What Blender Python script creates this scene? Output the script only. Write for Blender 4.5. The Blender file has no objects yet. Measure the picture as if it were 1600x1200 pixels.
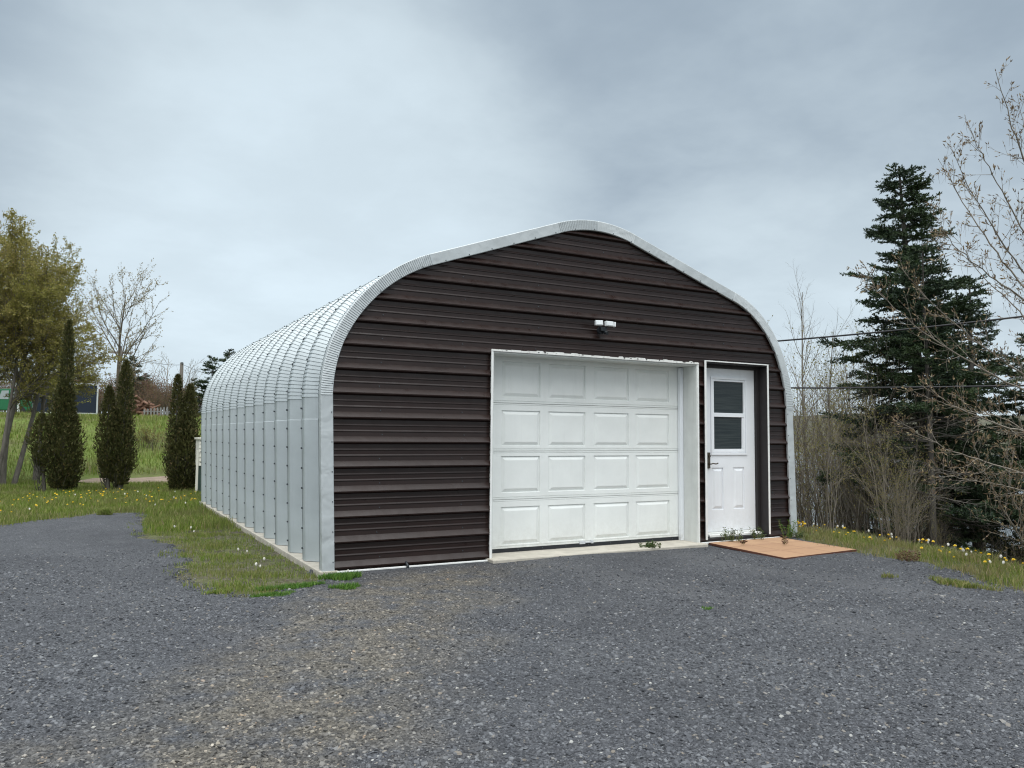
import bpy, bmesh, math, random
import numpy as np
from mathutils import Vector, Matrix
from mathutils.geometry import tessellate_polygon

sc = bpy.context.scene
C = sc.collection
PI = math.pi

# ------------------------------------------------------------------ camera
FPX = 1227.0
VX = np.array([0.87746545, -0.03857419, -0.4780862])
VY = np.array([-0.47957562, -0.05424887, -0.87582206])
VZ = np.array([0.00784849, 0.99778209, -0.06610075])
RM = np.array([VX, VY, VZ])
CAM = np.array([-2.04741, -7.48183, 1.32])
cd = bpy.data.cameras.new('camera'); cam = bpy.data.objects.new('camera', cd); C.objects.link(cam)
cd.sensor_fit = 'HORIZONTAL'; cd.sensor_width = 36.0; cd.lens = FPX / 1600 * 36
cd.clip_start = 0.05; cd.clip_end = 6000
M4 = Matrix([[*RM[0], CAM[0]], [*RM[1], CAM[1]], [*RM[2], CAM[2]], [0, 0, 0, 1]])
cam.matrix_world = M4
sc.camera = cam
sc.view_settings.view_transform = 'Standard'; sc.view_settings.look = 'None'
sc.view_settings.exposure = 0.0; sc.view_settings.gamma = 1.0
sc.cycles.use_denoising = True
sc.cycles.denoising_prefilter = 'ACCURATE'
sc.cycles.filter_width = 1.15
sc.cycles.sample_clamp_indirect = 4.0
sc.cycles.max_bounces = 6

# ------------------------------------------------------------------ sky
SUN_EL = math.radians(64); SUN_AZ = math.radians(205)     # sun hidden behind thick cloud, over the camera's shoulder
w = bpy.data.worlds.new('World'); sc.world = w; w.use_nodes = True
nt = w.node_tree; nt.nodes.clear()
def N(t, **k):
    n = nt.nodes.new(t)
    for a, b in k.items(): setattr(n, a, b)
    return n
def L(a, b): nt.links.new(a, b)
def mth(op, a, b=None, c=None, clamp=False):
    n = N('ShaderNodeMath', operation=op, use_clamp=clamp)
    for i, v in enumerate((a, b, c)):
        if v is None: continue
        if isinstance(v, (int, float)): n.inputs[i].default_value = v
        else: L(v, n.inputs[i])
    return n.outputs[0]
def mix(fac, a, b, typ='MIX'):
    n = N('ShaderNodeMix', data_type='RGBA', blend_type=typ)
    if isinstance(fac, (int, float)): n.inputs[0].default_value = fac
    else: L(fac, n.inputs[0])
    for i, v in ((6, a), (7, b)):
        if isinstance(v, tuple): n.inputs[i].default_value = (*v, 1)
        else: L(v, n.inputs[i])
    return n.outputs[2]
def sstep(v, lo, hi):
    n = N('ShaderNodeMapRange', interpolation_type='SMOOTHSTEP')
    L(v, n.inputs[0]); n.inputs[1].default_value = lo; n.inputs[2].default_value = hi
    return n.outputs[0]
sky = N('ShaderNodeTexSky', sky_type='NISHITA', sun_disc=False, sun_elevation=SUN_EL, sun_rotation=SUN_AZ)
tc = N('ShaderNodeTexCoord'); sep = N('ShaderNodeSeparateXYZ'); L(tc.outputs['Generated'], sep.inputs[0])
z = sep.outputs[2]
# project on a cloud layer: dir / (z + c)
zz = mth('ADD', mth('MAXIMUM', z, 0.0), 0.22)
vm = N('ShaderNodeVectorMath', operation='DIVIDE'); L(tc.outputs['Generated'], vm.inputs[0])
cmb = N('ShaderNodeCombineXYZ'); L(zz, cmb.inputs[0]); L(zz, cmb.inputs[1]); cmb.inputs[2].default_value = 1.0; L(cmb.outputs[0], vm.inputs[1])
mpv = N('ShaderNodeMapping'); L(vm.outputs[0], mpv.inputs[0]); mpv.inputs['Location'].default_value = (5.1, 2.9, 0.4)
n1 = N('ShaderNodeTexNoise'); L(mpv.outputs[0], n1.inputs['Vector']); n1.inputs['Scale'].default_value = 2.3; n1.inputs['Detail'].default_value = 5; n1.inputs['Roughness'].default_value = 0.56; n1.inputs['Distortion'].default_value = 0.12
n2 = N('ShaderNodeTexNoise'); L(vm.outputs[0], n2.inputs['Vector']); n2.inputs['Scale'].default_value = 0.55; n2.inputs['Detail'].default_value = 3
lum = mth('ADD', mth('MULTIPLY', sstep(n1.outputs[0], 0.3, 0.72), 0.16), mth('MULTIPLY', sstep(n2.outputs[0], 0.3, 0.7), 0.03))
def dotd(v):
    n = N('ShaderNodeVectorMath', operation='DOT_PRODUCT'); L(tc.outputs['Generated'], n.inputs[0]); n.inputs[1].default_value = v
    return n.outputs['Value']
glow = mth('MULTIPLY', sstep(dotd((0.215, 0.945, 0.247)), 0.925, 1.0), 0.40)
glow2 = mth('MULTIPLY', sstep(dotd((0.76, 0.64, 0.09)), 0.95, 1.0), 0.26)
low = mth('MULTIPLY', mth('SUBTRACT', 1.0, sstep(z, 0.02, 0.34)), 0.14)
base = mth('ADD', mth('ADD', mth('ADD', lum, 0.93), mth('ADD', glow, glow2)), low)
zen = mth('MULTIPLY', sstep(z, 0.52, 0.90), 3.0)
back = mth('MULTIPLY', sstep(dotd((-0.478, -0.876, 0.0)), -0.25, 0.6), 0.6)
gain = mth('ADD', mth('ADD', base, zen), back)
tint = mix(sstep(base, 0.75, 1.35), (0.365, 0.46, 0.565), (0.52, 0.61, 0.67))
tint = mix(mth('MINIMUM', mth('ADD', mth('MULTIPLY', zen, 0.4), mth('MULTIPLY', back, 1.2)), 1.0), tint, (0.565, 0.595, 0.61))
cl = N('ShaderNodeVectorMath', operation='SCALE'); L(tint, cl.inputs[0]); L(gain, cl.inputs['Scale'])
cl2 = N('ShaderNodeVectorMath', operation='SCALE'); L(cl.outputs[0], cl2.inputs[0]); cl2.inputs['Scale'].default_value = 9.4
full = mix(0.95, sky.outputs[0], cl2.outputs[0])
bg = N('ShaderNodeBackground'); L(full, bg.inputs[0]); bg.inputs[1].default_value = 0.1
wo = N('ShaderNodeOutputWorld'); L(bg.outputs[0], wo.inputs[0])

sl = bpy.data.lights.new('sun', 'SUN'); so = bpy.data.objects.new('sun', sl); C.objects.link(so)
sl.energy = 2.3; sl.angle = math.radians(60); sl.color = (1.0, 0.99, 0.97)
sdir = Vector((math.sin(SUN_AZ) * math.cos(SUN_EL), math.cos(SUN_AZ) * math.cos(SUN_EL), math.sin(SUN_EL)))
so.rotation_euler = sdir.to_track_quat('Z', 'Y').to_euler()

# ------------------------------------------------------------------ materials
def mat(name, color, rough=0.7, metallic=0.0, spec=0.5):
    m = bpy.data.materials.new(name); m.use_nodes = True
    b = m.node_tree.nodes['Principled BSDF']
    b.inputs['Base Color'].default_value = (*color, 1); b.inputs['Roughness'].default_value = rough
    b.inputs['Metallic'].default_value = metallic
    b.inputs['Specular IOR Level'].default_value = spec
    return m
class G:
    """small node-graph helper on a material"""
    def __init__(s, m): s.m = m; s.t = m.node_tree; s.b = s.t.nodes['Principled BSDF']
    def n(s, t, **k):
        n = s.t.nodes.new(t)
        for a, b in k.items(): setattr(n, a, b)
        return n
    def l(s, a, b): s.t.links.new(a, b)
    def pos(s): return s.n('ShaderNodeNewGeometry').outputs['Position']
    def obj(s): return s.n('ShaderNodeTexCoord').outputs['Object']
    def scale(s, v, sc3):
        n = s.n('ShaderNodeMapping'); s.l(v, n.inputs[0]); n.inputs['Scale'].default_value = sc3; return n.outputs[0]
    def noise(s, v, scale, detail=4, rough=0.55, dist=0.0):
        n = s.n('ShaderNodeTexNoise'); s.l(v, n.inputs['Vector'])
        n.inputs['Scale'].default_value = scale; n.inputs['Detail'].default_value = detail
        n.inputs['Roughness'].default_value = rough; n.inputs['Distortion'].default_value = dist
        return n.outputs[0]
    def vor(s, v, scale, feature='F1', rand=1.0):
        n = s.n('ShaderNodeTexVoronoi', feature=feature); s.l(v, n.inputs['Vector']); n.inputs['Scale'].default_value = scale; n.inputs['Randomness'].default_value = rand; return n
    def ramp(s, v, stops, interp='LINEAR'):
        n = s.n('ShaderNodeValToRGB'); s.l(v, n.inputs[0]); r = n.color_ramp; r.interpolation = interp
        while len(r.elements) > 1: r.elements.remove(r.elements[0])
        r.elements[0].position = stops[0][0]; r.elements[0].color = (*stops[0][1], 1)
        for p, c in stops[1:]:
            e = r.elements.new(p); e.color = (*c, 1)
        return n.outputs[0]
    def f(s, v, lo, hi, a=0.0, b=1.0):
        n = s.n('ShaderNodeMapRange'); s.l(v, n.inputs[0])
        for i, x in enumerate((lo, hi, a, b)): n.inputs[i + 1].default_value = x
        return n.outputs[0]
    def mth(s, op, a, b=None):
        n = s.n('ShaderNodeMath', operation=op)
        for i, v in enumerate((a, b)):
            if v is None: continue
            if isinstance(v, (int, float)): n.inputs[i].default_value = v
            else: s.l(v, n.inputs[i])
        return n.outputs[0]
    def mix(s, fac, a, b, typ='MIX'):
        n = s.n('ShaderNodeMix', data_type='RGBA', blend_type=typ)
        if isinstance(fac, (int, float)): n.inputs[0].default_value = fac
        else: s.l(fac, n.inputs[0])
        for i, v in ((6, a), (7, b)):
            if isinstance(v, tuple): n.inputs[i].default_value = (*v, 1)
            else: s.l(v, n.inputs[i])
        return n.outputs[2]
    def col(s, v): s.l(v, s.b.inputs['Base Color'])
    def rough(s, v): s.l(v, s.b.inputs['Roughness'])
    def bump(s, h, strength=0.5, dist=0.01, prev=None):
        n = s.n('ShaderNodeBump'); n.inputs['Strength'].default_value = strength; n.inputs['Distance'].default_value = dist
        s.l(h, n.inputs['Height'])
        if prev is not None: s.l(prev, n.inputs['Normal'])
        s.l(n.outputs[0], s.b.inputs['Normal']); return n.outputs[0]
    def island(s): return s.n('ShaderNodeNewGeometry').outputs['Random Per Island']

def weathered(name, c, rough, var=0.12, metallic=0.0, spec=0.5, dent=0.0, scale=3.0, dirt=None, streak=False):
    m = mat(name, c, rough, metallic, spec); g = G(m); p = g.obj()
    n = g.noise(p, scale, 6, 0.6)
    dark = tuple(x * (1 - var) for x in c); lite = tuple(min(1, x * (1 + var)) for x in c)
    colr = g.mix(g.f(n, 0.3, 0.7), dark, lite)
    if streak:
        s_ = g.noise(g.scale(p, (14, 14, 0.9)), 1.0, 5, 0.65)
        colr = g.mix(g.f(s_, 0.52, 0.8, 0, 0.35), colr, tuple(x * 0.6 for x in c))
    if dirt:
        d = g.noise(p, 22, 5, 0.7)
        colr = g.mix(g.f(d, 0.58, 0.75, 0, 0.5), colr, dirt)
    g.col(colr)
    g.rough(g.f(g.noise(p, 9, 4), 0.3, 0.7, rough - 0.08, rough + 0.1))
    if dent: g.bump(g.noise(p, 4.5, 2, 0.5, 0.4), 0.6, dent)
    return m

M = {}
M['galv'] = weathered('galvalume_steel', (0.43, 0.475, 0.49), 0.42, 0.08, 0.2, 0.5, 0.006, 2.0, streak=True)
M['trim'] = weathered('front_trim_metal', (0.46, 0.495, 0.505), 0.42, 0.07, 0.15, 0.5, 0.035, 4.0)
M['brown'] = weathered('brown_painted_steel', (0.0185, 0.0092, 0.0074), 0.34, 0.2, 0.0, 0.36, 0.004, 1.6, streak=True)
M['brown_rev'] = weathered('brown_reveal_board', (0.020, 0.017, 0.018), 0.6, 0.2)
M['doorw'] = weathered('white_door_paint', (0.76, 0.785, 0.765), 0.42, 0.05, 0.0, 0.45, 0.003, 2.5, streak=False)
M['mandoor'] = weathered('white_entry_paint', (0.77, 0.80, 0.83), 0.38, 0.04, 0.0, 0.5, 0.001, 2.5)
M['whitetrim'] = weathered('white_edge_trim', (0.76, 0.77, 0.75), 0.5, 0.08, scale=8)
M['board'] = weathered('white_jamb_board', (0.60, 0.62, 0.60), 0.65, 0.08, scale=4, streak=True)
M['chipped'] = weathered('chipped_white_header', (0.74, 0.74, 0.71), 0.7, 0.1, scale=20, dirt=(0.08, 0.07, 0.06))
M['rubber'] = weathered('black_rubber', (0.012, 0.014, 0.018), 0.6, 0.2)
M['seal'] = weathered('grey_insulator', (0.10, 0.11, 0.12), 0.7)  # plain grey body colour of the utility pole insulators
M['concrete'] = weathered('concrete', (0.44, 0.41, 0.35), 0.9, 0.16, scale=7, dirt=(0.22, 0.19, 0.15))
M['black'] = weathered('black_plastic', (0.012, 0.016, 0.02), 0.45, 0.2)
M['lampw'] = weathered('white_lamp_plastic', (0.72, 0.75, 0.76), 0.35, 0.05)
M['screw'] = mat('screw_steel', (0.07, 0.08, 0.09), 0.5, 0.4)
M['bronze'] = mat('aged_brass', (0.10, 0.085, 0.065), 0.4, 0.8)
M['wire'] = mat('black_cable', (0.012, 0.012, 0.014), 0.6)
M['navy'] = weathered('navy_trailer_paint', (0.006, 0.013, 0.030), 0.35, 0.1)
M['silver'] = weathered('silver_trim', (0.55, 0.57, 0.60), 0.4, 0.08, 0.3)
M['green_paint'] = weathered('green_vehicle_paint', (0.012, 0.13, 0.055), 0.35, 0.1)
M['darkwall'] = weathered('dark_house_siding', (0.05, 0.05, 0.055), 0.8)
M['roofing'] = weathered('grey_shingles', (0.11, 0.105, 0.11), 0.9, 0.2)
M['greywood'] = weathered('weathered_grey_wood', (0.21, 0.205, 0.20), 0.9, 0.2, scale=6)
M['polewood'] = weathered('pole_wood', (0.20, 0.18, 0.16), 0.9, 0.2)
M['vinyl'] = weathered('pale_vinyl', (0.72, 0.71, 0.64), 0.6, 0.06)
M['teal'] = weathered('dark_green_panel', (0.05, 0.085, 0.075), 0.7, 0.15)

for key, zlim in (('doorw', 0.55), ('mandoor', 0.6)):
    g = G(M[key]); p = g.obj(); src = g.b.inputs['Base Color'].links[0].from_socket
    sz = g.n('ShaderNodeSeparateXYZ'); g.l(p, sz.inputs[0])
    lo = g.f(sz.outputs[2], 0.06, zlim, 1.0, 0.0)
    splash = g.mth('MULTIPLY', g.mth('MULTIPLY', lo, lo), g.f(g.noise(p, 16, 6, 0.75), 0.35, 0.7))
    smear = g.mth('MULTIPLY', g.f(g.noise(g.scale(p, (9, 9, 1.2)), 1.0, 5, 0.7), 0.55, 0.8), 0.16)
    c = g.mix(g.mth('MULTIPLY', splash, 0.42), src, (0.36, 0.34, 0.29)); c = g.mix(smear, c, (0.42, 0.43, 0.40)); g.col(c)

# glass of the entry door: dark, patterned
m = mat('textured_dark_glass', (0.020, 0.03, 0.033), 0.3, 0, 0.4); g = G(m); p = g.obj()
g.bump(g.noise(g.scale(p, (20, 1, 70)), 1.0, 3, 0.5), 0.35, 0.004)
bl = g.f(g.noise(g.scale(p, (2.0, 1, 60)), 1.0, 1, 0.5), 0.4, 0.62)
g.col(g.mix(bl, (0.012, 0.020, 0.023), (0.032, 0.042, 0.042))); M['glass'] = m

# gravel bed
m = mat('dark_gravel', (0.1, 0.1, 0.1), 0.85, 0, 0.35); g = G(m); p = g.pos()
v1 = g.vor(p, 62); v2 = g.vor(p, 120); v3 = g.vor(p, 27)
g1 = g.ramp(g.n('ShaderNodeSeparateColor').outputs[0] if False else v1.outputs['Color'], [(0.0, (0.026, 0.028, 0.032)), (0.5, (0.070, 0.074, 0.083)), (0.85, (0.13, 0.135, 0.147)), (1.0, (0.26, 0.265, 0.275))])
g2 = g.ramp(v2.outputs['Color'], [(0.0, (0.026, 0.028, 0.032)), (0.6, (0.08, 0.084, 0.093)), (1.0, (0.25, 0.255, 0.262))])
gc = g.mix(0.5, g1, g2)
# worn tyre tracks / damp and fine patches
patch = g.noise(p, 0.9, 5, 0.6)
gc = g.mix(g.f(patch, 0.35, 0.7), gc, g.mix(1.0, gc, (0.66, 0.66, 0.68), 'MULTIPLY'))
fine = g.noise(p, 2.6, 4, 0.6)
gc = g.mix(g.f(fine, 0.52, 0.75, 0, 0.45), gc, (0.105, 0.108, 0.114))
sp0 = g.n('ShaderNodeSeparateXYZ'); g.l(p, sp0.inputs[0])
for xc in (2.35, 3.95):
    tr_ = g.mth('ABSOLUTE', g.mth('SUBTRACT', g.mth('ADD', sp0.outputs[0], g.mth('MULTIPLY', sp0.outputs[1], 0.16)), xc - 0.2))
    tr_ = g.mth('ADD', tr_, g.f(g.noise(p, 1.7, 4, 0.65), 0.2, 0.8, -0.22, 0.22))
    gc = g.mix(g.mth('MULTIPLY', g.f(tr_, 0.32, 0.05), 0.35), gc, (0.12, 0.122, 0.128))
# brown earthy band that runs from the drain stub to the lower left
def brown_mask(g, p):
    sp = g.n('ShaderNodeSeparateXYZ'); g.l(p, sp.inputs[0])
    x, y = sp.outputs[0], sp.outputs[1]
    # signed distance from line through (1.0,-0.4) and (-1.4,-3.9)
    dx, dy = -2.4, -3.5; ln = math.hypot(dx, dy); nx, ny = dy / ln, -dx / ln
    dist = g.mth('ADD', g.mth('MULTIPLY', x, nx), g.mth('MULTIPLY', y, ny))
    dist = g.mth('SUBTRACT', dist, nx * 1.0 + ny * -0.4)
    wob = g.f(g.noise(p, 1.3, 3), 0.2, 0.8, -0.45, 0.45)
    d = g.mth('ABSOLUTE', g.mth('ADD', dist, wob))
    a = g.f(d, 0.30, 0.95, 1.0, 0.0)
    b = g.f(y, -0.1, -0.5, 0, 1)
    n = g.f(g.noise(p, 3.5, 4, 0.7), 0.34, 0.56)
    return g.mth('MULTIPLY', g.mth('MULTIPLY', a, b), n)
bm_ = brown_mask(g, p)
gb = g.ramp(v1.outputs['Color'], [(0.0, (0.050, 0.046, 0.040)), (0.5, (0.115, 0.104, 0.085)), (0.9, (0.22, 0.20, 0.165)), (1.0, (0.36, 0.34, 0.29))])
gc = g.mix(g.mth('MULTIPLY', bm_, 0.88), gc, gb)
# rare pale chips
chip = g.vor(p, 34); sepc = g.n('ShaderNodeSeparateColor'); g.l(chip.outputs['Color'], sepc.inputs[0])
gc = g.mix(g.mth('MULTIPLY', g.f(sepc.outputs[0], 0.975, 0.985), g.f(chip.outputs['Distance'], 0.28, 0.2)), gc, (0.42, 0.42, 0.40))
g.col(gc)
b1 = g.bump(g.f(v1.outputs['Distance'], 0.0, 0.7, 1, 0), 0.9, 0.012)
g.bump(g.f(v2.outputs['Distance'], 0.0, 0.7, 1, 0), 0.7, 0.006, b1)
M['gravel'] = m

# loose stones
m = mat('loose_stone', (0.1, 0.1, 0.1), 0.8, 0, 0.4); g = G(m); p = g.pos()
rnd = g.n('ShaderNodeObjectInfo').outputs['Random']
c1 = g.ramp(rnd, [(0.0, (0.024, 0.026, 0.030)), (0.35, (0.058, 0.062, 0.070)), (0.72, (0.10, 0.105, 0.116)), (0.93, (0.165, 0.172, 0.182)), (0.972, (0.17, 0.15, 0.125)), (0.992, (0.22, 0.22, 0.215)), (1.0, (0.36, 0.36, 0.34))])
c2 = g.ramp(rnd, [(0.0, (0.045, 0.043, 0.040)), (0.4, (0.10, 0.092, 0.078)), (0.8, (0.17, 0.155, 0.13)), (0.96, (0.28, 0.25, 0.20)), (0.985, (0.30, 0.21, 0.14)), (1.0, (0.45, 0.42, 0.36))])
g.col(g.mix(g.mth('MULTIPLY', brown_mask(g, p), 0.92), c1, c2)); M['stone'] = m

# soil / lawn base
m = mat('lawn_soil', (0.06, 0.08, 0.03), 0.95, 0, 0.2); g = G(m); p = g.pos()
a = g.noise(p, 0.35, 5, 0.6); b = g.noise(p, 5.0, 5, 0.7)
gr = g.mix(g.f(b, 0.3, 0.7), (0.075, 0.105, 0.022), (0.15, 0.195, 0.045))
gr = g.mix(g.f(a, 0.48, 0.68), gr, (0.115, 0.105, 0.055))
sp = g.n('ShaderNodeSeparateXYZ'); g.l(p, sp.inputs[0])
# bare brown earth right beside the garage wall and on the steep shore bank
near = g.mth('MULTIPLY', g.f(sp.outputs[1], 9.5, 8.5), g.f(b, 0.35, 0.6, 1.0, 0.55))
gv = g.vor(p, 45)
gr = g.mix(near, gr, g.ramp(gv.outputs['Color'], [(0.0, (0.040, 0.034, 0.028)), (0.6, (0.10, 0.085, 0.068)), (1.0, (0.19, 0.17, 0.14))]))
gr = g.mix(g.mth('MULTIPLY', g.f(sp.outputs[0], 7.2, 8.5), g.f(sp.outputs[1], 30, 20)), gr, g.mix(g.f(b, 0.3, 0.7), (0.040, 0.038, 0.022), (0.085, 0.075, 0.042)))
g.col(gr); g.bump(g.noise(p, 30, 4, 0.7), 0.7, 0.03); M['soil'] = m

m = mat('straw_path', (0.3, 0.24, 0.18), 0.95, 0, 0.2); g = G(m); p = g.pos()
g.col(g.ramp(g.noise(g.scale(p, (1.0, 5, 1)), 3, 6, 0.7), [(0.3, (0.13, 0.095, 0.07)), (0.5, (0.26, 0.20, 0.155)), (0.7, (0.36, 0.29, 0.225))]))
g.bump(g.noise(p, 25, 4), 0.6, 0.03); M['straw'] = m

# paver mat
m = mat('terracotta_pavers', (0.45, 0.2, 0.1), 0.85, 0, 0.3); g = G(m); p = g.obj()
br = g.n('ShaderNodeTexBrick'); g.l(p, br.inputs['Vector']); br.offset = 0.0
br.inputs['Scale'].default_value = 1.0; br.inputs['Brick Width'].default_value = 0.425; br.inputs['Row Height'].default_value = 0.45
br.inputs['Mortar Size'].default_value = 0.008; br.inputs['Mortar Smooth'].default_value = 0.3
br.inputs['Color1'].default_value = (0.37, 0.225, 0.130, 1); br.inputs['Color2'].default_value = (0.46, 0.295, 0.175, 1); br.inputs['Mortar'].default_value = (0.20, 0.10, 0.06, 1)
cc = g.mix(g.f(g.noise(p, 5, 5, 0.65), 0.35, 0.7, 0, 0.55), br.outputs['Color'], (0.31, 0.18, 0.115))
cc = g.mix(g.f(g.noise(p, 28, 4, 0.7), 0.58, 0.75, 0, 0.5), cc, (0.20, 0.14, 0.09))
g.col(cc); g.bump(g.noise(p, 60, 3), 0.3, 0.003); M['paver'] = m
M['paver_edge'] = weathered('dark_brick_edge', (0.10, 0.035, 0.02), 0.9)

# water, hill
m = mat('bay_water', (0.09, 0.11, 0.12), 0.3, 0, 0.5); g = G(m); p = g.pos()
g.bump(g.noise(g.scale(p, (1, 1.0, 1)), 0.5, 5, 0.6), 1.0, 1.2); M['water'] = m
m = mat('wooded_hill', (0.05, 0.06, 0.03), 0.95, 0, 0.1); g = G(m); p = g.pos()
g.col(g.ramp(g.noise(p, 0.03, 8, 0.7), [(0.3, (0.065, 0.075, 0.060)), (0.5, (0.105, 0.105, 0.075)), (0.7, (0.15, 0.135, 0.10))])); g.bump(g.noise(p, 0.12, 6), 1.0, 6); M['hill'] = m

def leafy(name, stops, rough=0.6, trans=0.0, big=None):
    m = mat(name, stops[0][1], rough, 0, 0.3); g = G(m)
    c = g.ramp(g.island(), stops)
    if big:
        n = g.noise(g.pos(), big[0], 3, 0.5)
        c = g.mix(g.f(n, 0.4, 0.65, 0, big[2]), c, big[1])
    g.col(c)
    if trans:
        tr = g.n('ShaderNodeBsdfTranslucent'); g.l(c, tr.inputs[0])
        mx = g.n('ShaderNodeMixShader'); mx.inputs[0].default_value = trans
        out = [n for n in g.t.nodes if n.type == 'OUTPUT_MATERIAL'][0]
        g.l(g.b.outputs[0], mx.inputs[1]); g.l(tr.outputs[0], mx.inputs[2]); g.l(mx.outputs[0], out.inputs[0])
    return m
M['grass'] = leafy('grass_blades', [(0.0, (0.09, 0.14, 0.02)), (0.45, (0.16, 0.235, 0.035)), (0.75, (0.23, 0.29, 0.055)), (0.9, (0.30, 0.29, 0.10)), (1.0, (0.40, 0.33, 0.19))], 0.6, 0.35, (1.1, (0.21, 0.185, 0.09), 0.5))
M['vgrass'] = leafy('verge_grass_blades', [(0.0, (0.09, 0.14, 0.02)), (0.4, (0.16, 0.22, 0.035)), (0.65, (0.23, 0.25, 0.06)), (0.82, (0.30, 0.27, 0.12)), (1.0, (0.38, 0.29, 0.17))], 0.6, 0.35, (1.7, (0.26, 0.20, 0.12), 0.5))
M['greengrass'] = leafy('fresh_grass_blades', [(0.0, (0.05, 0.13, 0.02)), (0.6, (0.10, 0.22, 0.03)), (1.0, (0.18, 0.27, 0.06))], 0.6, 0.35)
M['weed'] = leafy('weed_leaves', [(0.0, (0.04, 0.075, 0.025)), (0.7, (0.075, 0.12, 0.035)), (1.0, (0.12, 0.09, 0.05))], 0.6, 0.3)
M['redweed'] = leafy('reddish_weed_leaves', [(0.0, (0.10, 0.055, 0.04)), (0.6, (0.17, 0.085, 0.06)), (1.0, (0.16, 0.15, 0.06))], 0.6, 0.3)
M['cedar'] = leafy('cedar_sprays', [(0.0, (0.030, 0.034, 0.012)), (0.5, (0.060, 0.066, 0.020)), (0.85, (0.10, 0.10, 0.034)), (1.0, (0.16, 0.115, 0.055))], 0.7, 0.2, (2.2, (0.085, 0.085, 0.026), 0.5))
M['needles'] = leafy('spruce_needles', [(0.0, (0.010, 0.022, 0.014)), (0.6, (0.024, 0.045, 0.024)), (1.0, (0.05, 0.075, 0.03))], 0.6, 0.1, (1.4, (0.055, 0.085, 0.022), 0.5))
M['deadtwig'] = leafy('dead_spruce_twigs', [(0.0, (0.05, 0.045, 0.04)), (1.0, (0.12, 0.11, 0.095))], 0.9)
M['poplar'] = leafy('young_olive_leaves', [(0.0, (0.14, 0.13, 0.035)), (0.5, (0.27, 0.245, 0.065)), (0.85, (0.37, 0.32, 0.10)), (1.0, (0.38, 0.28, 0.12))], 0.6, 0.4, (0.6, (0.21, 0.225, 0.04), 0.5))
M['shrubleaf'] = leafy('sparse_spring_leaves', [(0.0, (0.17, 0.16, 0.04)), (0.6, (0.27, 0.25, 0.07)), (1.0, (0.24, 0.16, 0.09))], 0.6, 0.4)
M['blossom'] = leafy('pale_spring_leaves', [(0.0, (0.20, 0.18, 0.10)), (0.6, (0.34, 0.30, 0.20)), (1.0, (0.42, 0.34, 0.26))], 0.6, 0.4)
M['bud'] = leafy('brown_buds', [(0.0, (0.13, 0.085, 0.055)), (0.6, (0.24, 0.17, 0.10)), (1.0, (0.38, 0.31, 0.18))], 0.6, 0.2)
M['redbush'] = leafy('reddish_brush', [(0.0, (0.13, 0.07, 0.05)), (0.6, (0.20, 0.12, 0.085)), (1.0, (0.16, 0.15, 0.05))], 0.8, 0.2)
def bark(name, a, b):
    m = mat(name, a, 0.9, 0, 0.2); g = G(m); p = g.obj()
    g.col(g.mix(g.f(g.noise(g.scale(p, (1, 1, 0.25)), 14, 5, 0.7), 0.3, 0.7), a, b)); g.bump(g.noise(g.scale(p, (1, 1, 0.2)), 30, 4), 0.6, 0.01); return m
M['bark'] = bark('grey_bark', (0.085, 0.075, 0.065), (0.19, 0.175, 0.155))
M['barkd'] = bark('spruce_bark', (0.05, 0.045, 0.04), (0.13, 0.12, 0.105))
M['twig'] = bark('grey_twig_bark', (0.15, 0.13, 0.105), (0.27, 0.24, 0.20))
M['twigd'] = bark('dark_twig_bark', (0.065, 0.055, 0.042), (0.15, 0.125, 0.095))
M['log'] = bark('split_log', (0.07, 0.03, 0.022), (0.26, 0.16, 0.11))
M['yellow'] = mat('dandelion_yellow', (0.85, 0.62, 0.03), 0.6)
M['puff'] = mat('dandelion_seed_white', (0.78, 0.76, 0.70), 0.9)
M['stem'] = mat('dandelion_stem', (0.20, 0.20, 0.07), 0.7)
M['tyre'] = weathered('tyre_rubber', (0.02, 0.02, 0.02), 0.8)
M['windowg'] = mat('vehicle_window', (0.30, 0.34, 0.36), 0.15, 0, 0.8)

# ------------------------------------------------------------------ mesh helpers
def link_mesh(name, V, F, mats, parent=None, smooth=False, midx=None):
    me = bpy.data.meshes.new(name)
    if isinstance(F, np.ndarray):
        V = np.asarray(V, dtype=np.float32); k = F.shape[1]
        me.vertices.add(len(V)); me.vertices.foreach_set('co', V.ravel())
        me.loops.add(F.size); me.loops.foreach_set('vertex_index', F.ravel().astype(np.int32))
        me.polygons.add(len(F)); me.polygons.foreach_set('loop_start', np.arange(0, F.size, k, dtype=np.int32))
        me.polygons.foreach_set('loop_total', np.full(len(F), k, dtype=np.int32))
    else:
        me.from_pydata([tuple(v) for v in V], [], F)
    for mm in (mats if isinstance(mats, (list, tuple)) else [mats]): me.materials.append(mm)
    if midx is not None: me.polygons.foreach_set('material_index', np.asarray(midx, dtype=np.int32))
    if smooth: me.polygons.foreach_set('use_smooth', np.ones(len(me.polygons), dtype=bool))
    me.update(); me.validate()
    o = bpy.data.objects.new(name, me); C.objects.link(o)
    if parent is not None: o.parent = parent
    return o
def tag(o, label=None, cat=None, group=None, kind=None):
    if label: o['label'] = label
    if cat: o['category'] = cat
    if group: o['group'] = group
    if kind: o['kind'] = kind
    return o
def empty(name, loc=(0, 0, 0), rz=0, label=None, cat=None, group=None):
    o = bpy.data.objects.new(name, None); o.empty_display_size = 0.2; C.objects.link(o)
    o.location = loc; o.rotation_euler = (0, 0, rz); return tag(o, label, cat, group)
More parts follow.
